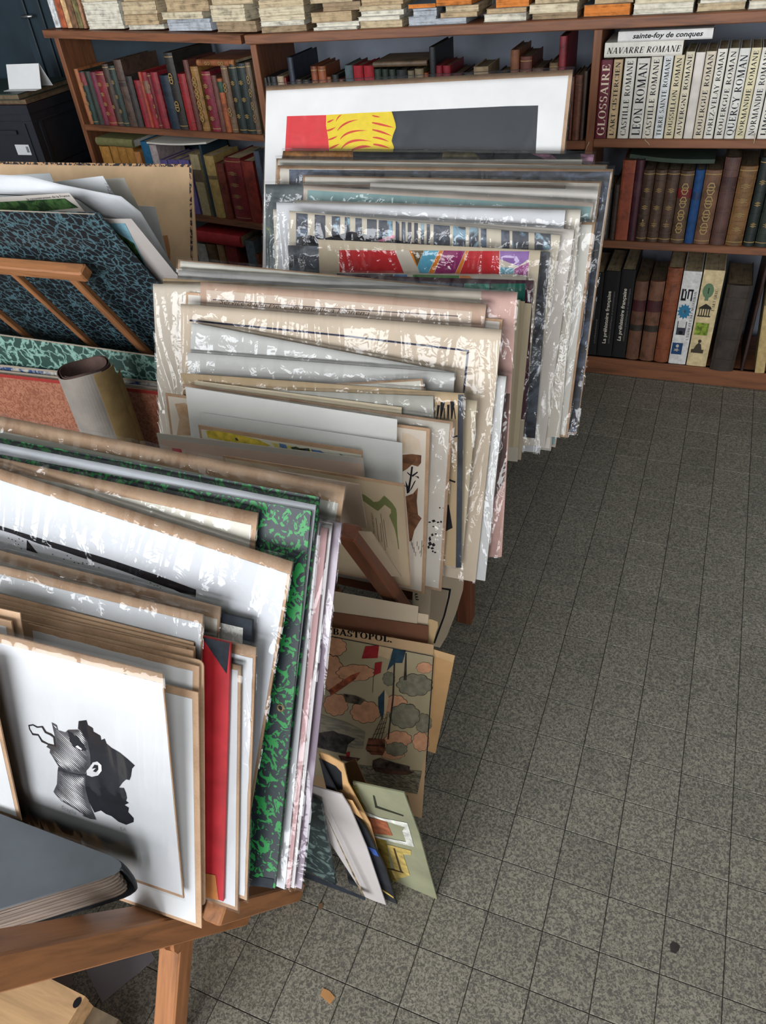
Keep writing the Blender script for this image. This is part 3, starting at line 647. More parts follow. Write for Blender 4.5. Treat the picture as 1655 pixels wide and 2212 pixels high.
def R4(x0, x1, z0, z1): return [(x0, z0), (x1, z0), (x1, z1), (x0, z1)]
pics(6, [('calligraphy_print', INK, [R4(.08, .18, .70, .82), R4(.08, .35, .70, .725), R4(.28, .36, .70, .80), R4(.42, .50, .72, .82), R4(.42, .72, .80, .82), R4(.62, .70, .70, .80), R4(.2, .3, .8, .82)]),
         ('star_print', ink((48, 112, 146)), [star(.40, .585, .40, .085)]), ('star_centre_print', ink((150, 190, 205)), [star(.40, .585, .14, .03, 8, .6)]),
         ('gate_print', ink((58, 60, 70)), [R4(.14, .66, .33, .41), R4(.14, .19, .41, .48), R4(.62, .67, .41, .48)]), ('arch_print', ink((26, 28, 36)), [star(.40, .355, .13, .022, 8, .9)]),
         ('miniature_print', ink((34, 66, 104)), [R4(.06, .66, .11, .24)]), ('figure_print', ink((190, 180, 170)), [star(.34, .16, .2, .022, 5, .5), star(.36, .205, .1, .02, 7, .8)])])
pics(7, [('head_print', ink((96, 120, 92)), [star(.38, .80, .27, .075, 14, .97), R4(.28, .46, .70, .75)]), ('nose_print', ink((40, 52, 40)), [R4(.37, .42, .77, .83)]),
         ('temple_print', ink((48, 44, 40)), [R4(.12, .17, .545, .615), R4(.24, .29, .545, .615), R4(.36, .41, .545, .615), R4(.48, .53, .545, .615), R4(.60, .65, .545, .615), R4(.08, .72, .535, .548), [(.08, .615), (.72, .615), (.66, .64), (.40, .67), (.12, .63)]]),
         ('foliage_print', ink((120, 140, 54), .3), [R4(.1, .75, .34, .47)]), ('seated_figure_print', ink((66, 58, 48)), [R4(.1, .72, .145, .185), [(.2, .18), (.62, .18), (.55, .24), (.42, .26), (.3, .23)], star(.45, .275, .09, .02, 8, .9)])])

# ================================================================== paper stacks on top of the bookcases
PB = [pages('pages_%d' % i, c) for i, c in enumerate([(198, 186, 160), (176, 154, 122), (186, 168, 138), (150, 130, 104), (206, 200, 184), (196, 120, 60), (170, 174, 180)])]
PBN = ['cream', 'brown-edged', 'yellowed', 'dusty brown', 'off-white', 'orange-edged', 'grey-white']
PCV = [plain('wrapper_%d' % i, c, .75, .08, 30) for i, c in enumerate([(190, 176, 146), (150, 120, 92), (176, 160, 130), (120, 96, 80), (204, 200, 190), (60, 72, 78), (160, 166, 174)])]
def paperback(case, s, z, back, ln, th, d, pi, label, skew=0.0):
    r = empty('paperback_book', frame(case.P(s, back, z), case.ez, (case.ex*math.sin(skew)+case.ey*math.cos(skew)), -(case.ex*math.cos(skew)-case.ey*math.sin(skew))) @ Matrix.Translation((0, 0, -ln)))
    t = .0007; n = 12; m = MB(); pr = [random.uniform(-.0016, .0016) for _ in range(n+1)]; k = max(2, int(th/.004)); pk = [random.uniform(-.0025, .0012) for _ in range(k+1)]
    V = []; F = []
    for j in range(k+1):
        for i in range(n+1): V.append((t+(th-2*t)*j/k, .003+pr[i]+pk[j]+random.uniform(-.0007, .0007), .002+(ln-.004)*i/n))
    for j in range(k):
        for i in range(n): a = j*(n+1)+i; F.append((a, a+n+1, a+n+2, a+1))
    m.add(V, F)
    m.box(t, th-t, .006, d-.003, .002, ln-.002)
    m.ob('page_block', PB[pi], r)
    c = MB().box(0, t, 0, d, 0, ln).box(th-t, th, 0, d, 0, ln).box(t, th-t, d-.002, d, 0, ln); c.ob('cover', PCV[pi], r)
    tag(r, label, 'book', 'paperbacks stacked on the bookcase top'); return r
STACKS = [  # px x0, x1, case, list of (thickness px, palette, inset)
 (194, 272, 'L', [(36, 4, 0), (30, 0, -4), (18, 0, 3), (16, 4, 0)]),
 (276, 352, 'L', [(7, 4, 0), (14, 1, 0), (17, 2, -2), (13, 1, 4), (9, 3, 0), (14, 4, 4), (16, 2, 0)]),
 (362, 460, 'L', [(17, 6, 0), (10, 0, -12), (26, 1, 8), (20, 4, 12), (14, 0, 8)]),
 (468, 556, 'L', [(16, 3, 0), (24, 0, -14), (14, 2, 2), (16, 3, -6), (16, 2, 0)]),
 (566, 664, 'R', [(11, 3, 0), (8, 4, -4), (9, 0, 2), (14, 0, -2), (12, 2, 2), (18, 4, 4), (14, 1, 0)]),
 (680, 778, 'R', [(5, 4, -2), (8, 4, 4), (18, 1, -12), (15, 3, 22), (10, 2, -8), (14, 1, 0), (14, 2, 0)]),
 (778, 872, 'R', [(13, 2, 0), (7, 4, -3), (9, 4, 2), (9, 2, -4), (12, 1, 6), (12, 3, 4), (10, 0, 8), (14, 2, 6)]),
 (881, 942, 'R', [(16, 6, 0), (14, 6, 12), (8, 5, 0)]),
 (945, 1030, 'R', [(11, 6, -20), (9, 1, 6), (12, 2, 16), (20, 5, -8), (16, 2, 4)]),
 (1042, 1135, 'R', [(14, 4, 0), (10, 1, 8), (22, 5, 26), (16, 3, 8)]),
 (1140, 1245, 'R', [(12, 3, 6), (17, 0, 0), (22, 2, 12), (14, 1, 4)]),
 (1256, 1358, 'R', [(24, 5, 0), (19, 1, 22), (16, 2, 4)]),
 (1364, 1495, 'R', [(22, 4, 0), (20, 0, 2), (16, 2, 4)]),
 (1502, 1608, 'R', [(17, 2, 0), (19, 4, 6), (14, 1, 0)]),
 (1612, 1720, 'R', [(17, 4, 0), (22, 2, 4), (14, 1, 0)])]
def topy(x):
    K = [(116, 65), (273, 72), (580, 75), (777, 72), (1100, 60), (1433, 40), (1655, 30), (1800, 22)]
    for (a, b_), (c, d_) in zip(K, K[1:]):
        if a <= x <= c: return b_+(x-a)*(d_-b_)/(c-a)
for k, (x0, x1, cs, L_) in enumerate(STACKS):
    case = LC if cs == 'L' else RC; ztop = (lambda s: LTOP(s)) if cs == 'L' else (lambda s: 1.134); back = .012
    s0, _ = case.sz(x0, topy(x0), back); s1, _ = case.sz(x1, topy(x1), back); z = ztop((s0+s1)/2)+(.004 if cs == 'L' else .0005)
    pxm = (s1-s0)/(x1-x0)
    for j, (th, pi, ins) in enumerate(L_):
        t_ = th*pxm*.95; ln = (s1-s0)-abs(ins)*pxm*.8; off = (ins*pxm if ins > 0 else ins*pxm*.3)+random.uniform(-.002, .002)
        paperback(case, s0+off, z, back+random.uniform(-.004, .01), ln, t_, random.uniform(.15, .19), pi, '%s paperback, %s from bottom of %s stack from left, bookcase top' % (PBN[pi], ORD[j], ORD[k]), random.uniform(-.05, .05))
        z += t_+.0004
# upright worn books at the left end of the top
for k, (x0, x1, c, l_) in enumerate([(120, 132, (196, 196, 196), 'thin grey-white'), (134, 146, (160, 84, 56), 'red-edged'), (147, 157, (186, 150, 110), 'cream-edged'), (158, 170, (110, 80, 58), 'brown'), (171, 181, (116, 106, 70), 'olive'), (182, 188, (150, 110, 84), 'pinkish brown')]):
    s0, _ = LC.sz(x0, 66, .012); s1, _ = LC.sz(x1, 66, .012)
    r = book_root('worn_book', LC, s0, .012, LTOP(s0)+.004, False, 0, 0); book_parts(r, s1-s0-.001, .15, .20, plain('worn_%d' % k, c, .8, .25, 40), page=PAGE, flat_=True)
    tag(r, l_ + ' worn book standing at the left end of the bookcase top', 'book', 'upright books at the left of the bookcase top')

# ================================================================== prints standing in the racks
from mathutils import noise as mn
BOARDS = []
class Board:
    """flat card / mounted print: local x right, y up the face, z out of the face"""
    def __init__(s, name, label, cat, group, ref, TL, TR, BR=None, H=None, th=.0022, zbot=None):
        xr, y0, zr, lean, yaw = ref; a, l = math.radians(yaw), math.radians(lean)
        ex0 = Vector((math.cos(a), math.sin(a), 0)); hz = Vector((-math.sin(a), math.cos(a), 0)); up = hz*math.sin(l) + Vector((0, 0, math.cos(l)))
        n = ex0.cross(up).normalized(); P0 = Vector((xr, y0, zr))
        A = hit(*TL, n, P0); B_ = hit(*TR, n, P0); ex = (B_-A).normalized(); ey = n.cross(ex)
        s.W = (B_-A).length
        if BR is not None: H = (B_-hit(*BR, n, P0)).dot(ey)
        if H is None: H = (B_.z-(zbot if zbot is not None else zr))/ey.z
        s.H = H; s.n, s.ex, s.ey, s.P0, s.th = n, ex, ey, P0, th
        s.O = A - ey*H - n*th
        BOARDS.append(s); s.label = label
        s.root = tag(empty(name, frame(s.O, ex, ey, n)), label, cat, group)
    def loc(s, u, v):
        p = hit(u, v, s.n, s.P0) - s.O; return (p.dot(s.ex), p.dot(s.ey))
    def slab(s, name, mat, x0, x1, y0, y1, z0, z1, wob=0.0, rnd=0.0):
        if rnd:
            P = []
            for cx, cy, a0 in ((x1-rnd, y0+rnd, -90), (x1-rnd, y1-rnd, 0), (x0+rnd, y1-rnd, 90), (x0+rnd, y0+rnd, 180)):
                P += [(cx+rnd*math.cos(math.radians(a0+30*i)), cy+rnd*math.sin(math.radians(a0+30*i))) for i in range(4)]
            return MB().prism(P, z0, z1).ob(name, mat, s.root)
        if wob:     # deckled edge
            P = []; nx, ny = max(6, int((x1-x0)/.012)), max(6, int((y1-y0)/.012)); R_ = lambda: random.uniform(-wob, wob)
            P += [(x0+(x1-x0)*i/nx, y0+R_()) for i in range(nx)] + [(x1+R_(), y0+(y1-y0)*i/ny) for i in range(ny)]
            P += [(x1-(x1-x0)*i/nx, y1+R_()) for i in range(nx)] + [(x0+R_(), y1-(y1-y0)*i/ny) for i in range(ny)]
            return MB().prism(P, z0, z1).ob(name, mat, s.root)
        return MB().box(x0, x1, y0, y1, z0, z1).ob(name, mat, s.root)
    def back(s, mat, name='backing_board', rnd=0.0): s.face = s.slab(name, mat, 0, s.W, 0, s.H, 0, s.th, 0, rnd); return s.face
    def sheet(s, mat, t=.01, r=.006, l=.006, b=.006, name='print_sheet', wob=.0): s.face = s.slab(name, mat, l, s.W-r, b, s.H-t, s.th, s.th+.0006, wob); return s.face
    def art(s, name, mat, px, lift=1):
        P = [s.loc(*p) for p in px]; z = s.th+.0007+.00012*lift
        a = sum(P[i][0]*P[(i+1) % len(P)][1]-P[(i+1) % len(P)][0]*P[i][1] for i in range(len(P)))
        if a < 0: P = P[::-1]
        return MB().flat(P, z).ob(name, mat, s.face)
    def rects(s, name, mat, lst, lift=1):
        m = MB(); z = s.th+.0007+.00012*lift
        for px in lst:
            P = [s.loc(*p) for p in px]
            a = sum(P[i][0]*P[(i+1) % len(P)][1]-P[(i+1) % len(P)][0]*P[i][1] for i in range(len(P)))
            m.flat(P if a > 0 else P[::-1], z)
        return m.ob(name, mat, s.face)
    def text(s, txt, a, b, hpx, mat, font='sans', bold=0, shear=0, name='lettering', track=.04, lift=2):
        A = s.loc(*a); B_ = s.loc(*b); d = Vector((B_[0]-A[0], B_[1]-A[1], 0)); L = d.length; d.normalize()
        h = abs(s.loc(a[0], a[1]-hpx)[1]-A[1]); return lettering(name, txt, mat, s.face, (A[0], A[1], s.th+.0007+.00012*lift), d, Vector((-d.y, d.x, 0)), L, h, (0, 0, 0), font, bold, shear, track)
    def sleeve(s, over=(.004, .006), amp=.0011, seed=None, z=.0009, dens=1.0, calm=False):
        """thin clear film pulled over the face and folded back over the top and right edges"""
        sd = random.uniform(0, 50) if seed is None else seed
        x0, x1, y0, y1 = -.003, s.W+over[0], -.003, s.H+over[1]; nx, ny = max(10, int(s.W/.022*dens)), max(8, int(s.H/.03*dens)); V = []; F = []
        for j in range(ny+2):
            for i in range(nx+1):
                x = x0+(x1-x0)*i/nx; y = y0+(y1-y0)*min(j, ny)/ny
                e = min(1, max(0, (y-(s.H-.05))/.05)) + min(1, max(0, (x-(s.W-.05))/.05))
                q = mn.noise(Vector((x*16+sd, y*9, sd))) + .6*mn.noise(Vector((x*45+sd, y*22, sd+3)))
                zz = s.th+z+amp*.42*(q+1.1)*(1+.9*e)
                if j == ny+1: zz = -.0006; y += .0005*q
                V.append((x, y+(.0012*mn.noise(Vector((x*30+sd, 0, 7))) if j >= ny else 0), zz))
        w_ = nx+1
        for j in range(ny+1):
            for i in range(nx): F.append((j*w_+i, j*w_+i+1, (j+1)*w_+i+1, (j+1)*w_+i))
        return obj('clear_sleeve', mesh('clear_sleeve', V, F, film(calm), True), s.root)
K = kraft
WP = lambda: paper((206, 207, 209)); WC = lambda: paper((222, 216, 202)); WG = lambda: paper((206, 206, 204)); BEI = lambda: paper((206, 192, 166)); GRY = lambda: paper((172, 166, 158)); BLACKI = ink((24, 23, 28))
def kp(label, group, ref, TL, TR, BR=None, H=None, sheet=None, t=.012, r=.006, l=.006, slv=False, backm=None, th=.0022, name='mounted_print', cat='print', wob=.0, zbot=None, amp=.0011):
    b = Board(name, label, cat, group, ref, TL, TR, BR, H, th, zbot); b.back(backm or K()); 
    if sheet is not None: b.sheet(sheet, t, r, l, .006, wob=wob)
    if slv: b.sleeve(amp=amp, calm=amp < .0005)
    return b
def card(label, group, ref, TL, TR, BR=None, H=None, mat=None, th=.0016, slv=False, name='card_sheet', cat='card', zbot=None, rnd=0.0, amp=.0011):
    b = Board(name, label, cat, group, ref, TL, TR, BR, H, th, zbot); b.back(mat or WP(), 'card', rnd)
    if slv: b.sleeve(amp=amp)
    return b

# ---------------------------------------------------------------- rack 1 (front)
def q1(y0, lean, yaw): return (-.33, y0, .36, lean, yaw)
G1 = 'prints in the front rack'
b = kp('white print with kraft edge cut off by the left frame edge', G1, q1(-.317, 17, 3), (-400, 1335), (-28, 1438), (44, 1772), sheet=WP())
fr = kp('white sleeved print of a black and white woodcut profile, frontmost', G1, q1(-.291, 19, 3), (-60, 1355), (351, 1456), (400, 1942), sheet=WP(), t=.014, r=.0012, l=.006)
z7 = Z(0, 1300, 500)
def ZP(zf, L): return [zf(a, b_) for a, b_ in L]
BK = ink((28, 28, 34), .12)
fr.art('black_hair_print', BK, ZP(z7, [(565, 850), (622, 843), (632, 878), (668, 900), (672, 925), (722, 955), (728, 985), (752, 975), (765, 1010), (800, 1040), (860, 1075), (915, 1120), (968, 1168), (948, 1190), (940, 1245), (930, 1272), (905, 1268), (880, 1290), (855, 1325), (890, 1328), (905, 1365), (912, 1400), (905, 1420), (925, 1435), (895, 1450), (925, 1470), (920, 1500), (960, 1545), (958, 1572), (905, 1592), (850, 1570), (800, 1530), (760, 1515), (725, 1490), (678, 1505), (640, 1430), (615, 1340), (610, 1230), (650, 1180), (648, 1090), (630, 1000), (585, 925), (560, 905)]))
fr.art('black_shade_print', BK, ZP(z7, [(420, 1175), (480, 1205), (560, 1228), (612, 1225), (612, 1245), (540, 1235), (460, 1218), (415, 1205)]), 2)
FACE = plain('engraved_grey', (70, 70, 74), .7, .3, 30, spec=.2)
fr.art('face_print', FACE, ZP(z7, [(372, 858), (410, 878), (420, 915), (470, 930), (490, 912), (560, 910), (590, 930), (630, 1000), (648, 1090), (650, 1180), (612, 1225), (560, 1228), (480, 1205), (420, 1172), (400, 1140), (372, 1095), (358, 1075), (362, 1050), (335, 1035), (345, 1020), (405, 1030), (395, 960)]), 2)
fr.art('neck_print', FACE, ZP(z7, [(415, 1205), (460, 1218), (540, 1237), (612, 1245), (615, 1340), (640, 1430), (692, 1555), (650, 1550), (600, 1530), (560, 1490), (500, 1455), (440, 1420), (400, 1375), (385, 1355), (410, 1300)]), 2)
fr.art('ear_print', ink((206, 206, 206)), ZP(z7, [(640, 1185), (668, 1145), (700, 1138), (728, 1165), (730, 1205), (705, 1238), (660, 1248), (625, 1235), (622, 1205)]), 3)
fr.art('ear_shadow_print', BK, ZP(z7, [(660, 1190), (680, 1160), (705, 1165), (708, 1195), (690, 1215), (668, 1208), (690, 1185)]), 4)
fr.art('mouth_shape_outline_print', BK, ZP(z7, [(205, 878), (240, 872), (270, 888), (310, 885), (335, 925), (372, 940), (395, 960), (408, 1032), (350, 1022), (300, 1000), (275, 955), (235, 950), (212, 910)]), 2)
fr.art('mouth_shape_print', ink((206, 208, 210)), ZP(z7, [(216, 886), (240, 882), (268, 898), (302, 896), (325, 935), (362, 952), (384, 968), (390, 1018), (350, 1008), (308, 985), (280, 942), (240, 936), (222, 908)]), 3)
fr.art('eye_print', BK, ZP(z7, [(485, 918), (510, 930), (560, 965), (600, 1010), (625, 1062), (575, 1058), (530, 1030), (505, 995), (500, 955)]), 6)
fr.art('eye_white_print', ink((206, 206, 206)), ZP(z7, [(545, 1030), (560, 1022), (592, 1048), (585, 1055), (560, 1042)]), 7)
def hatch(b, poly, ang, step, duty, lift, seed=1):
    """tapered white engraving lines clipped to a polygon given in pixels"""
    m = MB(); c, n = math.cos(ang), math.sin(ang); rnd = random.Random(seed); z = b.th+.0007+.00012*lift
    ts = [-x*n+y*c for x, y in poly]; t = min(ts)+step/2
    while t < max(ts):
        cr_ = []
        for (x0, y0), (x1, y1) in zip(poly, poly[1:]+poly[:1]):
            a0, a1 = -x0*n+y0*c-t, -x1*n+y1*c-t
            if a0*a1 < 0: k = a0/(a0-a1); cr_.append((x0+(x1-x0)*k)*c+(y0+(y1-y0)*k)*n)
        cr_.sort()
        for s0, s1 in zip(cr_[::2], cr_[1::2]):
            L = s1-s0
            if L < 4: continue
            p0, p1 = s0+L*rnd.uniform(.02, .12), s1-L*rnd.uniform(.02, .18); pm = p0+(p1-p0)*rnd.uniform(.4, .7); w_ = step*duty*rnd.uniform(.7, 1.1)/2
            pt = lambda s_, o_: b.loc(s_*c-(t+o_)*n, s_*n+(t+o_)*c)
            P = [pt(p0, 0), pt(pm, w_), pt(p1, 0), pt(pm, -w_)]; ar = sum(P[i][0]*P[(i+1) % 4][1]-P[(i+1) % 4][0]*P[i][1] for i in range(4))
            m.flat(P if ar > 0 else P[::-1], z)
        t += step
    return m
FP = ZP(z7, [(380, 868), (408, 885), (420, 920), (470, 935), (495, 930), (560, 915), (590, 935), (630, 1000), (646, 1090), (648, 1178), (612, 1222), (560, 1225), (480, 1200), (424, 1168), (404, 1135), (375, 1090), (362, 1072), (366, 1050), (405, 1030), (398, 960)])
NP = ZP(z7, [(420, 1212), (460, 1225), (540, 1240), (610, 1250), (613, 1340), (638, 1430), (688, 1548), (650, 1545), (600, 1525), (560, 1485), (500, 1450), (440, 1415), (404, 1372), (392, 1350), (412, 1300)])
LW_ = ink((210, 210, 212))
for k_, (pp, an) in enumerate(((FP, .75), (NP, .72))):
    tag(hatch(fr, pp, an, 3.1, .62, 4, k_).ob('engraving_lines', LW_, fr.face), kind='stuff')
fr.text('Scaglia', z7(440, 1478), z7(548, 1520), 9, ink((160, 160, 162)), 'sans', 0, .3, 'pencil_signature')
fr.text('EA', z7(865, 1628), z7(910, 1640), 7, ink((160, 160, 162)), 'sans', 0, .1, 'pencil_mark')
fr.sleeve(amp=.0005, calm=True)
kp('small white print with kraft mount at the far left edge', G1, q1(-.287, 21.5, 3), (-150, 1303), (24, 1342), sheet=WP(), t=.01, r=.01)
card('small kraft card behind the small print at the left edge', G1, q1(-.284, 22.5, 3), (-150, 1282), (43, 1324), mat=K())
kp('white print with kraft border just behind the woodcut', G1, q1(-.278, 25.5, 3), (-30, 1388), (428, 1496), (428, 2003), sheet=WP(), t=.011, r=.009)
kp('white print in narrow kraft frame, third layer of front rack', G1, q1(-.272, 26, 2.5), (60, 1347), (430, 1440), sheet=WP(), t=.009, r=.009, l=.009, wob=.0007)
card('plain kraft card with rounded corner beside the red folder', G1, q1(-.267, 26.3, 2.2), (-30, 1322), (440, 1428), (433, 1955), mat=K(), rnd=.008)
for k_, (dy, TLp, TRp, wd_) in enumerate([(0, (-100, 1292), (417, 1406), 'lowest'), (1, (-100, 1282), (402, 1400), 'second'), (2, (-100, 1270), (421, 1397), 'third'), (3, (-100, 1258), (418, 1388), 'topmost')]):
    card('thin kraft card in the bundle left of the red folder, ' + wd_ + ' edge', G1, q1(-.2635+dy*.0035, 26.6+dy*.25, 1.8-dy*.15), TLp, TRp, mat=K())
kp('wide blank white print in sleeve left of the red folder', G1, q1(-.2495, 27.6, 1), (-150, 1186), (438, 1328), sheet=WP(), t=.013, r=.0015, slv=True, amp=.0006)
red = Board('portfolio_folder', 'red folder with black cloth corner and worn edge, front rack', 'folder', G1, q1(-.243, 28, 0), (200, 1318), (497, 1389), (473, 1944), th=.004)
red.back(blotch('red_cloth', (150, 26, 34), (172, 34, 42), 9, .5, .1), 'cover')
red.art('corner_patch', plain('black_cloth', (30, 36, 44), .7, .2, 60), [(436, 1375), (497, 1389), (490, 1455), (470, 1425)], 1)
red.art('torn_corner', plain('orange_board', (176, 112, 62), .8, .1, 20), [(436, 1884), (466, 1890), (473, 1944), (440, 1936)], 1)
kp('white print with kraft top just behind the red folder', G1, q1(-.2355, 28.2, 0), (260, 1380), (520, 1439), (470, 1952), sheet=WP(), t=.007, r=.004, slv=True, amp=.0004)
kp('taller white print with wide kraft top behind the red folder', G1, q1(-.2295, 28.5, 0), (250, 1328), (553, 1399), (497, 1932), sheet=WP(), t=.016, r=.004, slv=True, amp=.0004, wob=.0007)
kp('cream print with kraft top in shiny sleeve, above the wide blank print', G1, q1(-.2225, 29, 0), (-150, 1152), (476, 1312), sheet=WC(), t=.018, r=.003, slv=True)
sp = Board('portfolio_folder', 'grey speckled folder with black cloth border, front rack', 'folder', G1, q1(-.2165, 29.5, -1), (200, 1262), (545, 1340), th=.004)
sp.back(plain('black_cloth', (30, 36, 44), .7, .2, 60), 'cloth_border'); sp.sheet(blotch('grey_speckle', (168, 166, 164), (196, 194, 190), 120, .5, .05), .014, .014, .014, .014, 'speckled_panel')
bw = kp('big white sleeved print with black skyline strip', G1, q1(-.208, 31, -2), (-150, 965), (632, 1214), (513, 1902), sheet=paper((210, 212, 217)), t=.018, r=.004)
zA = Z(0, 880, 500)
bw.art('black_band_print', BLACKI, ZP(zA, [(-300, 770), (0, 845), (400, 970), (800, 1090), (1130, 1200), (1405, 1303), (1402, 1358), (1290, 1325), (1240, 1300), (1150, 1270), (1000, 1215), (880, 1170), (790, 1140), (560, 1065), (430, 1020), (280, 975), (100, 905), (0, 875), (-300, 800)]))
BWR = bw.rects('black_windows_print', BLACKI, [ZP(zA, [(195, 945), (275, 1045), (192, 1020)])] + [ZP(zA, [(x, y), (x+9, y+3), (x+9, y+9), (x, y+6)]) for x, y in [(60, 930), (85, 940), (110, 950), (135, 935), (160, 950), (110, 972), (130, 975), (150, 1005), (375, 1045), (455, 1080), (480, 1055), (505, 1075), (530, 1105), (560, 1110), (590, 1105), (590, 1115), (620, 1110), (640, 1125), (670, 1130), (705, 1140), (950, 1220), (1075, 1250), (1100, 1270), (1125, 1270), (1145, 1285)]])
tag(BWR, kind='stuff'); bw.sleeve(amp=.0013)
kp('cream print with kraft border in glossy sleeve left of the green portfolio', G1, q1(-.2, 32, -2.5), (-150, 958), (557, 1108), sheet=WC(), t=.019, r=.008, slv=True, amp=.0013)
GREENM = blotch('green_marbled_paper', (19, 30, 36), (30, 122, 58), 58, .535, .012, 1.8, 5, (1, 1, 1))
BCLOTH = plain('black_cloth', (30, 36, 44), .7, .2, 60)
gp = Board('marbled_portfolio', 'black and green marbled portfolio cover with metal eyelet, front rack', 'portfolio', G1, q1(-.192, 32.4, -3), (-150, 955), (672, 1104), (589, 1918), th=.003)
gp.back(GREENM, 'cover'); gp.art('cloth_corner', BCLOTH, [(548, 1895), (590, 1898), (589, 1918), (540, 1912)], 1)
gp.art('cloth_edge', BCLOTH, [(560, 1893), (592, 1899), (589, 1919), (556, 1912)], 2)
ex_, ey_ = gp.loc(606, 1529)
ring = MB()
for i in range(16):
    a0, a1 = 2*math.pi*i/16, 2*math.pi*(i+1)/16
    prof = [(.0032, .0), (.0040, .0014), (.0052, .0014), (.0062, 0)]
    for (ra, za), (rb, zb_) in zip(prof, prof[1:]):
        ring.add([(ex_+ra*math.cos(a0), ey_+ra*math.sin(a0), gp.th+za), (ex_+rb*math.cos(a0), ey_+rb*math.sin(a0), gp.th+zb_), (ex_+rb*math.cos(a1), ey_+rb*math.sin(a1), gp.th+zb_), (ex_+ra*math.cos(a1), ey_+ra*math.sin(a1), gp.th+za)], [(0, 1, 2, 3)])
EYE = ring.ob('eyelet', plain('brass', (190, 170, 130), .25, .05, 50, metal=.9), gp.root)
hole = MB().flat([(ex_+.0033*math.cos(2*math.pi*i/12), ey_+.0033*math.sin(2*math.pi*i/12)) for i in range(12)], gp.th+.0003); hole.ob('eyelet_hole', BLACKI, EYE)
ex2, ey2 = gp.loc(525, 1760)
rb = MB().tube([(ex2-.005, ey2+.03, gp.th+.0022), (ex2, ey2, gp.th+.0027), (ex2+.012, ey2-.05, gp.th+.0032), (ex2+.018, ey2-.09, gp.th+.0032), (ex2+.02, ey2-.125, gp.th+.0022)], [.002, .0025, .003, .003, .002], 6).ob('ribbon_tie', BCLOTH, gp.root, True)
kp('white page in clear film between the two green covers', G1, q1(-.185, 32.8, -3), (-150, 928), (682, 1091), sheet=None, backm=paper((216, 220, 228)), slv=True, amp=.0004, name='sleeved_page', cat='print')
gq = Board('marbled_portfolio', 'second green marbled cover showing only its top edge and corner', 'portfolio', G1, q1(-.18, 33, -3), (-150, 918), (690, 1074), th=.003); gq.back(GREENM, 'cover')
card('white sheet in the film bundle right of the green portfolio', G1, q1(-.1725, 33.3, -3), (120, 1030), (690, 1130), (606, 1918), mat=WP(), slv=True, amp=.0006)
card('pinkish sheet in the film bundle right of the green portfolio', G1, q1(-.1675, 33.5, -3), (120, 1032), (708, 1142), (622, 1918), mat=paper((196, 158, 158)), slv=True, amp=.0008)
card('white sheet second in the film bundle right of the green portfolio', G1, q1(-.1625, 33.6, -3), (120, 1022), (718, 1130), (632, 1918), mat=paper((214, 208, 208)), slv=True, amp=.0008)
card('purple-grey print in very crinkled film, rightmost of the front rack', G1, q1(-.1535, 33.8, -3), (120, 1018), (738, 1130), (642, 1917), mat=blotch('purple_grey_print', (124, 108, 122), (200, 188, 198), 6, .48, .1, .6, 3), slv=True, amp=.0014)
kp('pale print with kraft top in creased sleeve, rearmost of front rack', G1, q1(-.142, 34.2, -3), (-150, 868), (746, 1050), sheet=paper((206, 206, 194)), t=.026, r=.007, slv=True, amp=.0014)

# ---------------------------------------------------------------- rack 2 (middle)
def q2(y0, lean, yaw=1.5): return (-.25, y0, .33, lean, yaw)
G2 = 'prints in the middle rack'
card('grey-brown mounted card leaning right of the clear film bundle', G2, q2(.40, -6, 2), (600, 1018), (777, 1048), (795, 1142), mat=paper((170, 150, 132)), th=.003)
f3 = kp('kraft-mounted print of a green mountain with small printed lines', G2, q2(.425, 2, 1.5), (480, 984), (873, 1046), (892, 1271), sheet=paper((188, 168, 140)), t=.006, r=.002)
zB = Z(720, 880, 1160)
f3.art('green_mountain_print', ink((110, 114, 70)), [(730+x*.1208, 1030+y*.1208) for x, y in [(410, 290), (480, 320), (560, 375), (610, 415), (640, 445), (715, 440), (760, 410), (830, 330), (900, 390), (980, 470), (1045, 570), (1058, 660), (1060, 850), (1075, 1080), (1100, 1290), (1085, 1290), (1060, 1120), (1020, 930), (970, 810), (920, 690), (955, 640), (950, 575), (840, 495), (730, 600), (700, 600), (560, 500), (430, 405)]])
zF = Z(730, 1030, 930)
f3.text('Pierre ALBERT-BIROT', zF(665, 1010), zF(628, 640), 3.2, ink((82, 72, 60)), 'sans', 0, 0, 'printed_name')
tag(f3.rects('printed_lines', ink((96, 84, 70)), [ZP(zF, [(x0, y0), (x0+9, y0), (x1+9, y1), (x1, y1)]) for x0, y0, x1, y1 in ((735, 1180, 680, 730), (790, 1160, 755, 820), (850, 1310, 765, 655), (880, 1260, 815, 755))], 2), kind='stuff')
st = kp('pinkish grey print with a small red stamp', G2, q2(.433, 8), (338, 936), (784, 990), sheet=paper((186, 162, 146)), t=.013, r=.002, l=.008, backm=GRY())
st.art('red_stamp', ink((170, 40, 44)), [(372, 967), (392, 970), (394, 978), (373, 976)])
yw = kp('yellow and blue watercolour on grey mount', G2, q2(.438, 9.5), (428, 918), (783, 974), sheet=paper((212, 208, 192)), t=.009, r=.002)
yw.art('yellow_wash', ink((206, 182, 70), .12), [(445, 930), (470, 930), (520, 940), (560, 950), (585, 962), (570, 968), (450, 945)]); yw.art('pale_yellow_wash', ink((200, 190, 110), .1), [(585, 955), (640, 965), (690, 975), (690, 985), (600, 972)])
yw.rects('blue_wash', ink((84, 110, 146), .3), [[(603, 957), (618, 960), (622, 970), (605, 966)], [(672, 970), (692, 973), (705, 980), (700, 986), (680, 982)], [(735, 980), (745, 984), (742, 992), (728, 990)], [(752, 985), (776, 988), (776, 996), (750, 992)]], 2)
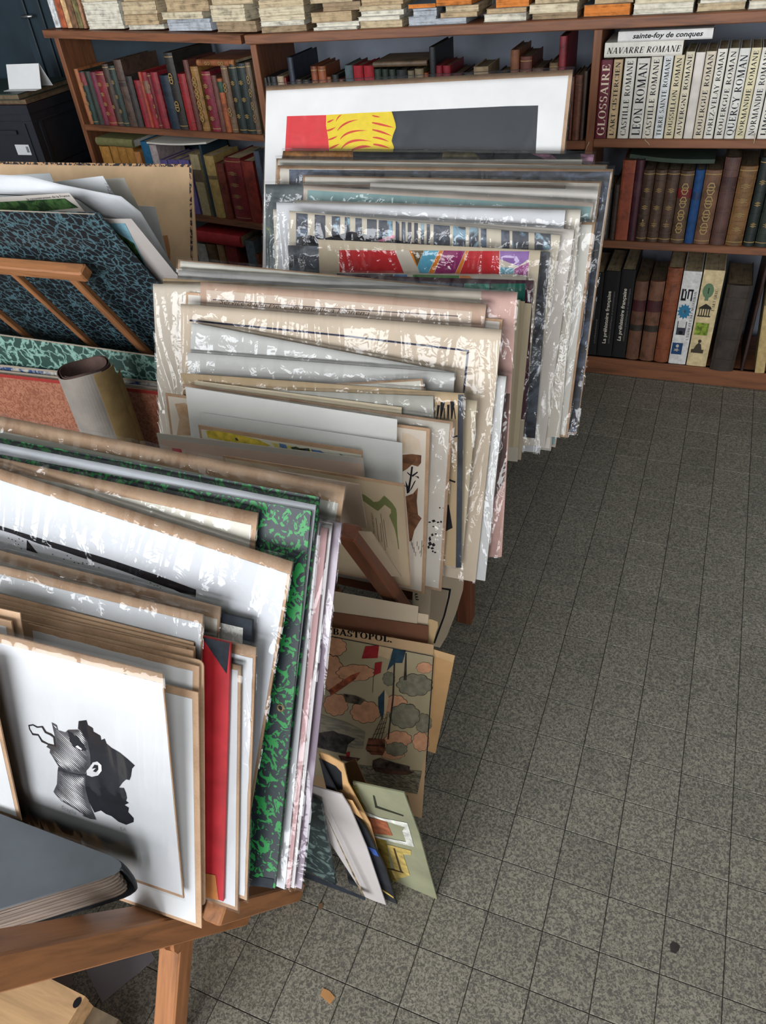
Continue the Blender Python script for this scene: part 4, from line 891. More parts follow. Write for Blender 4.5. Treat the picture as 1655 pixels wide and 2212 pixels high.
yw.rects('dark_wash', ink((60, 70, 60), .3), [[(628, 966), (640, 964), (655, 972), (640, 978)], [(648, 968), (668, 968), (672, 978), (655, 980)], [(508, 945), (513, 946), (516, 952), (510, 951)]], 3)
card('pale blank sheet right behind the yellow watercolour', G2, q2(.4435, 11), (430, 891), (869, 957), mat=WG())
card('smooth white sheet with bright top edge, middle rack', G2, q2(.4485, 12), (400, 836), (858, 906), mat=paper((218, 217, 214)))
se = kp('sepia ink print of a bare tree with brown mount', G2, q2(.454, 13.5, 1.5), (357, 849), (929, 926), (918, 1284), sheet=paper((212, 200, 186)), t=.006, r=.007, l=.006)
BRI = blotch('sepia_ink', (92, 58, 38), (124, 82, 54), 40, .5, .1)
se.art('sepia_wash_print', blotch('sepia_wash', (176, 140, 106), (196, 168, 138), 20, .5, .15), [(378, 872), (400, 870), (412, 880), (420, 940), (382, 940), (388, 905)])
se.art('sepia_sky_print', blotch('sepia_sky', (196, 170, 140), (212, 196, 178), 14, .5, .15), ZP(zB, [(560, 200), (620, 215), (700, 260), (720, 380), (650, 380), (560, 370)]))
se.art('brown_block_print', BRI, ZP(zB, [(565, 385), (640, 378), (718, 388), (715, 450), (690, 480), (640, 465), (600, 500), (565, 520)]), 2)
se.rects('tree_print', BLACKI, [ZP(zB, P) for P in [[(588, 590), (600, 700), (620, 690), (640, 560), (650, 480), (635, 480), (625, 560), (610, 640)], [(600, 520), (630, 545), (632, 560), (605, 535)], [(640, 550), (685, 520), (690, 528), (645, 565)], [(660, 555), (695, 560), (698, 580), (680, 565)], [(615, 690), (660, 600), (675, 590), (640, 660)], [(585, 640), (560, 620), (570, 612), (600, 650)]]], 3)
se.art('brown_ground_print', BRI, ZP(zB, [(590, 720), (650, 700), (690, 650), (680, 760), (690, 870), (720, 900), (700, 930), (660, 1000), (640, 1080), (620, 1090), (605, 900)]), 2)
se.rects('reeds_print', BLACKI, [ZP(zB, [(630+i*13, 1060+(i*37) % 120), (634+i*13, 1060+(i*37) % 120), (640+i*11, 1120+(i*29) % 110), (636+i*11, 1120+(i*29) % 110)]) for i in range(9)], 3)
it = kp('white print of black ink shrubs with kraft edge', G2, q2(.46, 16, 1.5), (395, 829), (979, 911), (951, 1277), sheet=paper((214, 205, 192)), t=.005, r=.006)
it.rects('shrub_print', BLACKI, [ZP(zB, [(x, y), (x+w_, y-h_/2), (x+w_*1.6, y+h_/2), (x+w_*.5, y+h_)]) for x, y, w_, h_ in [(860, 812, 9, 10), (890, 815, 5, 5), (770, 930, 18, 8), (800, 918, 22, 16), (840, 930, 16, 10), (868, 925, 12, 14), (805, 965, 12, 8), (795, 1030, 14, 18), (825, 1025, 12, 10), (775, 1060, 14, 30), (770, 1100, 22, 26), (800, 1110, 20, 22), (765, 1130, 14, 20), (790, 1140, 20, 14), (800, 1165, 12, 12), (818, 1175, 14, 10), (832, 1070, 10, 8)]])
it.sleeve(amp=.0008)
card('beige card with pale panel, behind the ink shrubs', G2, q2(.4655, 17), (420, 822), (868, 880), mat=BEI())
card('greenish grey shiny sheet behind the beige card', G2, q2(.4705, 17.6), (480, 838), (936, 856), mat=paper((186, 184, 174)), slv=True)
re_ = card('tan print of black reeds in dark-edged film', G2, q2(.4765, 18.3), (390, 806), (1003, 850), (996, 1226), mat=paper((196, 170, 134)), slv=True, amp=.0018)
re_.rects('reeds_print', BLACKI, [[(935+i*8, 905), (937+i*8, 905), (940+i*7+(i % 3)*4, 862+(i*13) % 20), (938+i*7, 862+(i*13) % 20)] for i in range(7)] + [[(955, 1095), (970, 1090), (978, 1140), (958, 1150)], [(960, 1030), (985, 1040), (983, 1043), (960, 1034)], [(965, 945), (990, 940), (990, 943), (965, 949)]])
re_.art('dark_edge_print', plain('slate_film', (70, 76, 84), .3, .3, 8), [(990, 852), (1002, 852), (997, 1226), (985, 1226)], 2)
kp('whitish print with thin tan edge, small corner showing', G2, q2(.482, 19), (620, 834), (913, 818), sheet=WC(), t=.004, r=.004, slv=True)
card('narrow beige card standing right of the reeds print', G2, q2(.487, 21), (800, 838), (1031, 866), (1008, 1230), mat=paper((206, 190, 162)), slv=True)
card('pale grey sheet in film with long straight top', G2, q2(.4925, 21.6), (405, 761), (982, 806), mat=paper((208, 207, 203)), slv=True, amp=.0013)
card('pale grey sheet in film, tilted down to the right', G2, q2(.498, 22.2), (414, 697), (985, 806), mat=paper((206, 205, 201)), slv=True, amp=.0013)
cr = card('large cream print with thin dark blue ruled frame', G2, q2(.507, 24, 2), (390, 656), (1084, 712), (1025, 1257), mat=paper((208, 190, 168)), slv=True, amp=.0017, th=.003)
for P in ([(410, 690), (740, 723), (1014, 756), (1013, 760), (740, 727), (410, 694)], [(1009, 756), (1014, 756), (1004, 850), (1000, 850)], [(1001, 850), (1004, 850), (985, 1150), (982, 1150)]): cr.art('ruled_frame', ink((36, 38, 60), .4), P)
card('white board in film between the cream print and the pinkish one', G2, q2(.518, 24.4, 2), (700, 776), (1094, 813), (1031, 1252), mat=paper((216, 215, 213)), slv=True, amp=.0014, th=.003)
dc = kp('old handwritten document on pinkish kraft in creased film', G2, q2(.5265, 24.6, 2), (433, 609), (1051, 657), sheet=paper((204, 184, 166)), t=.016, r=.026, l=.016, backm=paper((186, 156, 136)), slv=True, amp=.0018)
dc.text("Service d'une Pièce de bataille à l'ennemi", (475, 656), (800, 682), 10, ink((92, 76, 60)), 'sans', 0, .35, 'handwriting')
dc.art('ruled_line', ink((70, 60, 66)), [(460, 646), (700, 664), (990, 682), (990, 684), (700, 666), (460, 648)])
kp('white print with kraft edge showing at both ends behind the document', G2, q2(.5335, 24.8, 2), (402, 631), (1086, 690), sheet=paper((204, 198, 190)), t=.005, r=.005)
pk = card('large pale print in loose shiny film, pinkish and brown lower corner', G2, q2(.5435, 25, 2), (330, 613), (1118, 631), (1084, 1206), mat=paper((198, 186, 170)), slv=True, amp=.0024, th=.002)
pk.art('pinkish_margin_print', plain('pink_brown_print', (176, 140, 130), .6, .1, 6), [(1040, 628), (1117, 632), (1084, 1203), (1020, 1203)])
pk.art('dark_brown_print', plain('umber_print', (84, 62, 56), .6, .3, 8), [(1085, 850), (1102, 850), (1090, 1040), (1060, 1090), (1040, 1090)], 2)
card('tan card with pale top edge at the left end of the middle rack', G2, q2(.5495, 25, 2), (352, 600), (1000, 640), mat=paper((184, 160, 126)), slv=True)
card('grey sheet in film near the back of the middle rack', G2, q2(.5565, 25.2, 2), (385, 583), (1112, 629), mat=paper((170, 168, 166)), slv=True, amp=.0018)
kp('white print in rippled film, rearmost of the middle rack', G2, q2(.564, 25.4, 2), (385, 560), (1040, 625), sheet=paper((214, 210, 198)), t=.003, r=.003, slv=True, amp=.002)

# ---------------------------------------------------------------- rack 3 (back)
def q3(y0, lean, yaw=2): return (-.1, y0, .33, lean, yaw)
G3 = 'prints in the back rack'
for k_, (TRp, BRp, c_) in enumerate([((1124, 648), (1108, 967), (176, 164, 140)), ((1134, 651), (1120, 968), (168, 154, 130)), ((1149, 656), (1132, 969), (186, 172, 146))]):
    card(['narrow beige card edge right of the pink film', 'middle of three narrow beige card edges, back rack', 'rightmost of three narrow beige card edges, back rack'][k_], G3, q3(.912+.006*k_, 11+.4*k_), (720, 620), TRp, BRp, mat=paper(c_))
tq = card('print of teal and green blocks with maroon border', G3, q3(.932, 12.5), (745, 594), (1153, 606), (1131, 906), mat=ink((70, 32, 48)), slv=True, name='print_sheet', cat='print')
tq.rects('teal_print', ink((70, 160, 140), .15), [[(1003, 612), (1058, 613), (1056, 700), (1000, 700)]]); tq.rects('green_print', ink((26, 110, 92), .1), [[(1060, 613), (1136, 612), (1132, 660), (1058, 660)]]); tq.rects('slate_print', ink((74, 84, 110), .2), [[(780, 602), (1000, 612), (1000, 660), (780, 660)]])
pb = card('thin strip print of plum, blue, green and orange shapes', G3, q3(.938, 13.3), (728, 589), (1137, 598), mat=paper((212, 202, 184)), slv=True, name='print_sheet', cat='print')
for nm, c_, P in [('plum_print', (52, 40, 62), [(728, 590), (850, 592), (846, 603), (728, 603)]), ('blue_print', (56, 120, 176), [(852, 593), (880, 593), (880, 603), (848, 603)]), ('green_print', (52, 128, 42), [(892, 593), (992, 595), (992, 606), (892, 604)]), ('orange_print', (220, 130, 40), [(993, 595), (1015, 596), (1022, 606), (993, 606)])]: pb.art(nm, ink(c_), P)
ab = card('beige print of red, blue, orange and magenta angular shapes', G3, q3(.947, 14.5), (688, 517), (1168, 541), mat=paper((206, 190, 164)), name='print_sheet', cat='print')
ab.art('paper_print', paper((216, 204, 188)), [(733, 540), (1146, 543), (1142, 600), (733, 592)], 0)
for nm, c_, P in [('red_print', (196, 44, 48), [(733, 540), (853, 541), (873, 590), (734, 590)]), ('orange_line_print', (224, 132, 44), [(884, 541), (889, 541), (903, 574), (900, 575)]), ('olive_print', (104, 84, 50), [(889, 541), (916, 541), (902, 574)]), ('light_blue_print', (96, 172, 200), [(917, 541), (948, 541), (925, 590), (907, 590), (902, 575)]), ('orange_stripe_print', (228, 134, 44), [(950, 541), (958, 541), (937, 591), (926, 590)]), ('magenta_print', (150, 44, 104), [(959, 541), (1005, 542), (983, 591), (938, 591)]), ('second_orange_print', (226, 130, 44), [(1006, 542), (1012, 542), (992, 592), (984, 591)]), ('second_red_print', (200, 46, 52), [(1013, 542), (1079, 542), (1079, 592), (993, 592)]), ('violet_print', (150, 110, 176), [(1080, 542), (1144, 543), (1142, 560), (1120, 575), (1081, 560)]), ('sky_print', (116, 172, 190), [(1081, 576), (1111, 580), (1109, 592), (1081, 592)]), ('mauve_print', (168, 74, 142), [(1112, 580), (1143, 566), (1140, 596), (1110, 592)])]: ab.art(nm, ink(c_, .04), P)
ab.sleeve(amp=.0012)
card('dark blurred photograph with black right edge', G3, q3(.957, 15.5), (622, 530), (1188, 545), (1166, 948), mat=blotch('dark_photo', (28, 30, 38), (96, 106, 118), 9, .56, .12, 1.5, 4, (1, 2, 1)), slv=True, name='photograph', cat='photo', amp=.0015)
sr = card('beige print of blue and black strips', G3, q3(.967, 16.5), (625, 455), (1211, 508), (1186, 972), mat=paper((206, 196, 178)), name='print_sheet', cat='print', th=.003)
STR = [(640, 665), (680, 703), (717, 735), (745, 756), (768, 782), (793, 814), (818, 848), (855, 863), (868, 876), (881, 889), (895, 903), (909, 916), (922, 929), (937, 972), (979, 1006), (1014, 1034), (1039, 1051), (1083, 1101), (1107, 1142), (1155, 1190)]
for i, (a, c_) in enumerate(STR):
    top = 460+(a-640)*.083; sr.art('strip_print', blotch('strip_%d' % (i % 4), [(34, 34, 44), (40, 44, 58), (52, 92, 120), (70, 112, 138)][0 if 4 < i < 9 else (1 if i < 5 else 2 + i % 2)], [(90, 104, 124), (70, 80, 100), (120, 156, 176), (140, 170, 184)][i % 4], 18, .55, .06, 2), [(a, top), (c_, top+(c_-a)*.083), (c_, 540 if i > 2 else 530+i*2), (a, 540 if i > 2 else 530+i*2)])
sr.art('dark_ground_print', ink((34, 32, 42), .2), [(642, 512), (670, 508), (700, 515), (760, 500), (830, 515), (935, 530), (990, 535), (990, 545), (645, 545)], 2)
sr.art('pink_print', ink((220, 120, 150), .2), [(815, 520), (850, 507), (855, 512), (830, 522)], 3)
sr.sleeve(amp=.0016)
card('white card in film with sharp right edge, back rack', G3, q3(.978, 17.5), (700, 462), (1241, 496), (1190, 968), mat=paper((214, 206, 196)), slv=True, th=.003)
card('grey-white sheet in very creased film above the striped print', G3, q3(.987, 18.3), (597, 437), (1222, 454), mat=paper((204, 204, 206)), slv=True, amp=.0026)
card('cream board with plain right border, back rack', G3, q3(.995, 19), (590, 452), (1255, 453), (1208, 945), mat=paper((212, 204, 190)), slv=True, th=.003)
kp('kraft-topped white print, thin grey strip showing', G3, q3(1.003, 19.6), (636, 432), (1254, 451), sheet=paper((206, 200, 190)), t=.004, r=.004, backm=GRY())
kp('white print on kraft with glossy corner at right, back rack', G3, q3(1.012, 20.5), (760, 462), (1286, 480), (1222, 945), sheet=paper((220, 216, 206)), t=.006, r=.006, slv=True)
th_ = kp('pale teal print on grey mount in shiny film', G3, q3(1.021, 21.2), (656, 401), (1283, 437), sheet=plain('teal_print_flat', (132, 164, 164), .6, .05, 5), t=.010, r=.004, l=.012, backm=paper((190, 176, 164)), slv=True, amp=.002)
card('white board narrow at the far right, back rack', G3, q3(1.031, 22), (800, 395), (1293, 410), (1236, 938), mat=paper((210, 204, 196)), slv=True, th=.003)
da = card('dark abstract print with yellow-green streaks', G3, q3(1.041, 22.6), (573, 398), (1222, 401), mat=blotch('dark_abstract', (40, 50, 56), (92, 104, 104), 5, .5, .14, 1.6, 4, (1, 2.5, 1), (136, 150, 84)), slv=True, name='print_sheet', cat='print', amp=.002)
da.art('brown_top_border', paper((166, 142, 128)), [(655, 399), (1222, 400), (1222, 406), (655, 405)], 2)
kp('white print with plain wide right margin, back rack', G3, q3(1.052, 23.5), (655, 378), (1300, 392), (1243, 935), sheet=paper((218, 210, 198)), t=.004, r=.004, slv=True)
bp = kp('black and slate painting with torn white edge on kraft', G3, q3(1.064, 25), (600, 357), (1325, 365), (1246, 938), sheet=paper((210, 202, 190)), t=.008, r=.003, l=.008, wob=.0008)
bp.art('black_painting', blotch('slate_paint', (28, 30, 40), (84, 94, 116), 8, .56, .1, 1.8, 5, (1, 2, 1)), [(625, 366), (700, 367), (800, 368), (1320, 371), (1300, 500), (1245, 935), (1100, 930), (625, 700)])
bp.sleeve(amp=.0022)
kp('white print second from the poster, ivory top edge', G3, q3(1.077, 25.5), (597, 342), (1312, 356), sheet=paper((218, 212, 200)), t=.003, r=.003, slv=True)
card('white sheet directly in front of the brown painting', G3, q3(1.084, 25.8), (610, 346), (1258, 344), mat=paper((218, 212, 202)), slv=True)
br_ = card('brown and black painting with olive and pink patches', G3, q3(1.092, 26), (612, 326), (1284, 333), mat=ink((38, 38, 44), .2), slv=True, name='painting', cat='painting')
br_.art('ochre_paint', ink((156, 106, 60), .2), [(612, 326), (763, 326), (763, 346), (608, 350)]); br_.art('olive_paint', ink((96, 88, 66), .2), [(957, 328), (1025, 329), (1038, 346), (955, 346)]); br_.art('pink_paint', ink((150, 108, 128), .2), [(1148, 332), (1190, 333), (1205, 345), (1180, 345)]); br_.art('mauve_paint', ink((150, 112, 132), .2), [(1254, 332), (1284, 334), (1280, 356), (1256, 352)])
po = kp('tall white poster of red, yellow torso and black blocks', G3, q3(1.112, 27, 2), (575, 185), (1238, 150), sheet=paper((232, 231, 230)), t=.013, r=.009, l=.001, name='poster', cat='poster')
zP = Z(540, 0, 1100)
po.art('black_block_print', ink((52, 55, 62)), ZP(zP, [(905, 712), (1655, 678)]) + [(1163, 228), (1157, 340)] + ZP(zP, [(905, 1010), (920, 940), (905, 900), (915, 860), (933, 815), (930, 790), (915, 740)]))
po.art('red_block_print', ink((214, 52, 58)), ZP(zP, [(237, 742), (488, 735), (486, 800), (500, 880), (510, 1010), (222, 1010)]))
po.art('yellow_torso_print', ink((228, 200, 44)), ZP(zP, [(488, 735), (700, 722), (905, 713), (915, 740), (930, 790), (933, 815), (915, 860), (905, 900), (920, 940), (905, 1010), (510, 1010), (500, 880), (486, 800)]), 2)
def swoosh(p0, p1, p2, w): 
    P = []; n = 10
    for i in range(n+1):
        t = i/n; x = (1-t)**2*p0[0]+2*t*(1-t)*p1[0]+t*t*p2[0]; y = (1-t)**2*p0[1]+2*t*(1-t)*p1[1]+t*t*p2[1]; P.append((x, y))
    return ZP(zP, P + [(x, y+w*math.sin(math.pi*min(1, (i+2)/(n+2)))) for i, (x, y) in list(enumerate(P))[::-1]])
po.rects('red_stripe_print', ink((206, 60, 48)), [swoosh(*s_) for s_ in [((560, 830), (600, 765), (695, 765), 14), ((578, 885), (620, 815), (755, 835), 14), ((585, 945), (640, 860), (780, 905), 16), ((650, 955), (720, 910), (782, 940), 18), ((550, 775), (560, 735), (590, 732), 12), ((495, 778), (515, 765), (540, 762), 12), ((488, 832), (520, 822), (552, 810), 12), ((500, 890), (535, 875), (562, 868), 12), ((508, 945), (540, 925), (575, 918), 14), ((780, 780), (850, 785), (925, 818), 14), ((782, 825), (850, 830), (912, 872), 14), ((785, 875), (840, 870), (892, 908), 12), ((788, 918), (840, 915), (900, 950), 14), ((782, 736), (810, 738), (835, 747), 10)]], 3)
po.sleeve(amp=.0007, calm=True)

# ================================================================== wooden print racks
RW = wood('rack_wood', (154, 103, 66), .72, .5)
def rear_panel(root, xl, xr, y0, z0, lean, yaw, ln, n=5):
    """slatted panel the prints lean back on"""
    a, l = math.radians(yaw), math.radians(lean); ex = Vector((math.cos(a), math.sin(a), 0)); hz = Vector((-math.sin(a), math.cos(a), 0)); up = hz*math.sin(l)+Vector((0, 0, math.cos(l))); nn = ex.cross(up)
    P = lambda x, t: Vector((xr, y0, z0)) + ex*(x-xr) + up*t
    for t in (.0, ln): beam('rail', P(xl, t), P(xr, t), .026, .026, RW, root, nn)
    for i in range(n):
        x = xl+.02+(xr-xl-.04)*i/(n-1); beam('slat', P(x, .014), P(x, ln-.014), .02, .016, RW, root, nn)
    return P
def rack_base(root, xl, xr, y0, y1, z):
    for y in (y0, y1): beam('base_rail', (xl, y, z), (xr, y, z), .026, .024, RW, root)
# front rack
r1 = tag(empty('print_rack', Matrix.Translation((-.7, -.2, 0))), 'front wooden print rack with slanted end bar and splayed leg', 'rack', 'wooden print racks')
X1 = -.432
ea, eb = hit(0, 2073, (1, 0, 0), (X1, 0, 0)), hit(420, 1981, (1, 0, 0), (X1, 0, 0)); ed = (eb-ea).normalized()
beam('end_bar', ea-ed*.1, ea+ed*((ea.z-.03)/-ed.z), .058, .044, RW, r1, (0, .5, .86))
ga, gb = hit(462, 1968, (1, 0, 0), (-.352, 0, 0)), hit(650, 1917, (1, 0, 0), (-.352, 0, 0)); gd = (gb-ga).normalized()
beam('rear_leg', ga, ga+gd*((ga.z-.014)/-gd.z), .034, .034, RW, r1, (0, .5, .86))
lt_ = hit(384, 2004, (1, 0, 0), (X1, 0, 0)); lm_ = hit(368, 2212, (1, 0, 0), (X1, 0, 0)); ld_ = (lm_-lt_).normalized()
beam('leg', lt_-ld_*.02, lt_+ld_*((lt_.z-.012)/-ld_.z), .040, .040, RW, r1, (0, 1, 0))
def xplate(name, px, x, th, mat):
    P = [hit(*p, (1, 0, 0), (x, 0, 0))-r1.matrix_world.translation for p in px]; n = len(P)
    return MB().add(P + [p+Vector((-th, 0, 0)) for p in P], [tuple(range(n)), tuple(range(2*n-1, n-1, -1))] + [(i, i+n, (i+1) % n + n, (i+1) % n) for i in range(n)]).ob(name, mat, r1)
xplate('joint_tongue', [(371, 2008), (398, 1999), (393, 2054), (384, 2061), (377, 2056)], X1+.026, .012, RW)
xplate('joint_cheek', [(347, 2014), (372, 2006), (377, 2056), (358, 2052), (349, 2036)], X1+.018, .036, RW)
rear_panel(r1, -1.0, -.42, -.104, .30, 34.5, -3, .42)
rack_base(r1, -1.0, -.42, -.25, -.13, .25)
for y, yy in ((-.25, -.50), (-.13, .10)):
    beam('leg', (-.98, y, .25), (-.98, yy, .012), .03, .03, RW, r1, (0, 0, 1))
beam('leg', (-.43, -.13, .25), (-.43, .06, .012), .03, .03, RW, r1)
beam('support_slat', (-1.0, -.352, .415), (-.50, -.352, .415), .03, .024, RW, r1)
beam('end_bar', (-1.0, -.53, .79), (-1.0, -.10, .03), .034, .034, RW, r1, (0, .5, .86)); fe = ea-ed*.09; beam('front_rail', (-1.0, fe.y, fe.z), (X1, fe.y, fe.z), .03, .03, RW, r1)
# middle rack
r2 = tag(empty('print_rack', Matrix.Translation((-.6, .5, 0))), 'middle wooden print rack with diagonal brown leg above the naval print', 'rack', 'wooden print racks')
n2, p2_ = (0, 1, .5), (0, .402, .33)
ca = [hit(*q, n2, p2_) for q in ((752, 1148), (853, 1292))]; d2 = (ca[1]-ca[0]).normalized()
beam('leg', ca[0]+d2*.0, ca[0]+d2*((ca[0].z-.11)/-d2.z), .036, .03, wood('rack_wood_red', (104, 60, 40), .7, .45), r2, (0, .9, .45))
LEGD = wood('rack_wood_red', (104, 60, 40), .7, .45)  # reddish rack wood with the shade it stands in mixed into the colour
lp = on_z(1006, 1338, 0.012); beam('leg', lp, lp+Vector((-.0, .016, .17)), .038, .038, LEGD, r2, (0, 1, 0))
rear_panel(r2, -.9, -.33, .600, .28, 26, 2, .44)
rack_base(r2, -.9, -.48, .46, .575, .235)
beam('stretcher', (-.95, .60, .14), (-.30, .645, .10), .03, .05, LEGD, r2)
beam('leg', (-.88, .585, .28), (-.88, .66, .012), .03, .03, RW, r2); beam('leg', (-.88, .46, .235), (-.88, .28, .012), .03, .03, RW, r2)
# back rack
r3 = tag(empty('print_rack', Matrix.Translation((-.5, 1.1, 0))), 'back wooden print rack holding the tall poster', 'rack', 'wooden print racks')
rear_panel(r3, -.8, -.22, 1.135, .28, 27.5, 3, .5)
rack_base(r3, -.8, -.22, .93, 1.12, .25)
for x in (-.78, -.42): beam('leg', (x, 1.12, .25), (x, 1.22, .012), .03, .03, RW, r3); beam('leg', (x, .93, .25), (x, .84, .012), .03, .03, RW, r3)
# left rack with slats in view
r4 = tag(empty('print_rack', Matrix.Translation((-1.7, 1.0, 0))), 'left wooden rack with slats across the blue marbled portfolio', 'rack', 'wooden print racks')
nL, pL = (0, 1, .577), (0, 1.05, .39)
ra, rb_ = hit(-60, 578, nL, pL), hit(188, 590, nL, pL); ra.z = rb_.z; ra.y = rb_.y; ra.x = -2.2
beam('rail', ra, rb_, .034, .034, RW, r4, (0, .5, -.86), .004)
for (q0, q1_, wd_) in (((52, 592), (172, 735), .019), ((165, 600), (296, 745), .03), ((-90, 590), (48, 728), .019), ((-210, 585), (-70, 720), .019)):
    a, c_ = hit(*q0, nL, pL), hit(*q1_, nL, pL); x = (a.x+c_.x)/2; d_ = Vector((0, .5, -.866))
    beam('slat', Vector((x, rb_.y, rb_.z))+d_*.01, Vector((x, rb_.y, rb_.z))+d_*(.46 if wd_ < .02 else .86), wd_, .017, RW, r4, (0, .866, .5))
beam('rail', Vector((-2.2, rb_.y, rb_.z))+Vector((0, .5, -.866))*.47, Vector((rb_.x, rb_.y, rb_.z))+Vector((0, .5, -.866))*.47, .03, .026, RW, r4, (0, .5, .86))
rear_panel(r4, -2.2, -1.55, 1.32, .33, 22, 0, .42)
for x in (-2.18, -1.57): beam('leg', (x, 1.32, .33), (x, 1.45, .012), .03, .03, RW, r4)
beam('leg', (-2.18, 1.06, .38), (-2.18, 1.29, .012), .03, .03, RW, r4)

# ================================================================== portfolios in the left rack
GL = 'portfolios and sheets in the left rack'
def qL(y0, lean, yaw=0): return (-1.2, y0, .39, lean, yaw)
BLUEM = veins('blue_marbled_paper', (15, 20, 26), (72, 102, 110), 46, .045, .6)
bl = Board('marbled_portfolio', 'blue veined black marbled portfolio leaning on the wooden slats', 'portfolio', GL, qL(1.088, -29.5), (-520, 442), (212, 462), zbot=.30, th=.004)
bl.back(BLUEM, 'cover')
bl.art('worn_top_edge', paper((150, 140, 126)), [(-10, 452), (205, 461), (205, 463), (-10, 455)])
TUR = ink((34, 66, 38), .4)
ls = Board('print_sheet', 'grey sheet with a green landscape sliding out beside the blue portfolio', 'print', GL, qL(1.098, -28), (-120, 476), (284, 473), zbot=.36, th=.001); ls.back(paper((172, 164, 160)), 'sheet')
ls.art('landscape_sky_print', ink((106, 146, 160), .1), [(-20, 480), (270, 482), (300, 540), (335, 610), (100, 600)]); ls.art('landscape_trees_print', blotch('foliage_print', (30, 52, 30), (70, 104, 56), 40, .5, .1), [(-20, 520), (250, 500), (290, 525), (312, 570), (318, 612), (100, 640)], 2)
ls2 = Board('print_sheet', 'grey sheet with green foliage picture and small caption above it', 'print', GL, qL(1.112, -24), (-120, 434), (150, 417), zbot=.40, th=.001); ls2.back(paper((186, 178, 170)), 'sheet')
ls2.art('foliage_print', blotch('foliage_print', (30, 52, 30), (70, 104, 56), 40, .5, .1), [(-40, 438), (140, 428), (170, 448), (-40, 470)])
ls2.text('la reconstruction de la France', (60, 432), (152, 424), 5, ink((60, 58, 56)), 'sans', name='caption')
def curl_sheet(name, label, top, bot_, ref, mat, amp=.02):
    xr, y0, zr, lean, yaw = ref; l = math.radians(lean); n = Vector((0, -math.cos(l), math.sin(l))); V = []; m = 6; nn = len(top)
    for j in range(m+1):
        for i in range(nn):
            u = top[i][0]+(bot_[i][0]-top[i][0])*j/m; v = top[i][1]+(bot_[i][1]-top[i][1])*j/m
            p = hit(u, v, n, (xr, y0, zr)); V.append(p + n*amp*math.sin(math.pi*j/m*.9)*(.6+.4*math.sin(i*1.3)))
    F = [(j*nn+i, j*nn+i+1, (j+1)*nn+i+1, (j+1)*nn+i) for j in range(m) for i in range(nn-1)]
    o = obj(name, mesh(name, V, F, mat, True)); md = o.modifiers.new('thickness', 'SOLIDIFY'); md.thickness = .0006
    return tag(o, label, 'paper', GL)
curl_sheet('loose_paper', 'large white sheet drooping over the blue portfolio', [(-30, 376), (60, 380), (130, 398), (200, 412), (262, 424), (304, 458), (342, 520), (384, 592)], [(-30, 418), (70, 420), (140, 418), (170, 430), (222, 468), (285, 478), (318, 545), (352, 606)], qL(1.125, -20), paper((200, 202, 206)))
for k_, (TLp, TRp, y_, ln_, lab_) in enumerate([((60, 400), (222, 380), 1.14, -14, 'white sheet with pencilled number, corner pointing up'), ((150, 392), (268, 384), 1.155, -9, 'grey-white sheet corner right of the pencilled sheet'), ((190, 440), (288, 425), 1.165, -6, 'folded grey sheet low behind the drooping paper'), ((-90, 384), (108, 374), 1.175, -3, 'grey sheet with bent top at the left frame edge'), ((240, 440), (335, 447), 1.185, 0, 'small bright white sheet against the beige cover')]):
    b = card(lab_, GL, qL(y_, ln_), TLp, TRp, mat=paper([(206, 208, 210), (196, 192, 182), (178, 176, 168), (182, 186, 188), (214, 214, 214)][k_]), th=.0008, name='loose_paper', cat='paper', zbot=.40)
    if k_ == 0: b.text('1922', (226, 395), (238, 420), 9, ink((150, 150, 154)), 'sans', 0, .2, 'pencil_number')
bc = Board('portfolio_cover', 'large open beige portfolio cover with spotted black edge', 'portfolio', GL, qL(1.255, 18), (-160, 347), (413, 355), (418, 615), th=.005)
bc.back(plain('beige_board', (218, 184, 146), .8, .05, 8), 'cover')
SPOT = blotch('spotted_edge_paper', (26, 24, 30), (206, 160, 116), 90, .52, .03, .5)
bc.art('spotted_top_edge', SPOT, [(-100, 348), (413, 355), (412, 361), (-100, 353)]); bc.art('spotted_right_edge', SPOT, [(409, 360), (413.5, 356), (418, 614), (413, 614)], 2)
bc.art('tape_stain', plain('tape_tan', (176, 122, 76), .7, .1, 9), [(345, 510), (362, 508), (368, 540), (368, 570), (350, 570)]); 
# boards standing on the floor in front of it
GM = 'boards standing before the left rack'
def qM(y0, lean=4): return (-1.2, y0, .5, lean, 0)
gm = Board('marbled_board', 'green marbled board with pale veins standing before the slats', 'board', GM, qM(.925), (-160, 700), (345, 770), zbot=.004, th=.004); gm.back(veins('green_veined_paper', (34, 64, 56), (128, 164, 152), 26, .05, .9), 'cover')
gm.art('board_edge', paper((150, 138, 124)), [(-150, 701), (345, 769), (345, 772), (-150, 704)])
bm = Board('marbled_board', 'blue and white marbled board, thin strip showing', 'board', GM, qM(.905), (-160, 770), (345, 826), zbot=.004, th=.004); bm.back(blotch('blue_white_marble', (40, 66, 110), (170, 166, 156), 34, .5, .06), 'cover'); bm.art('board_edge', paper((156, 142, 126)), [(-150, 771), (345, 825), (345, 829), (-150, 775)])
bd = Board('grey_board', 'grey-edged board in front of the blue marbled strip', 'board', GM, qM(.892), (-160, 783), (345, 838), zbot=.004, th=.004); bd.back(paper((160, 148, 134)), 'cover')
bn_ = Board('marbled_board', 'large red-brown marbled board behind the paper roll', 'board', GM, qM(.872), (-160, 790), (345, 846), zbot=.004, th=.004); bn_.back(blotch('red_brown_marble', (134, 78, 56), (168, 112, 86), 70, .5, .07, 2), 'cover')
bn_.art('red_cloth_edge', ink((150, 50, 46)), [(-150, 791), (345, 846), (345, 853), (-150, 797)])
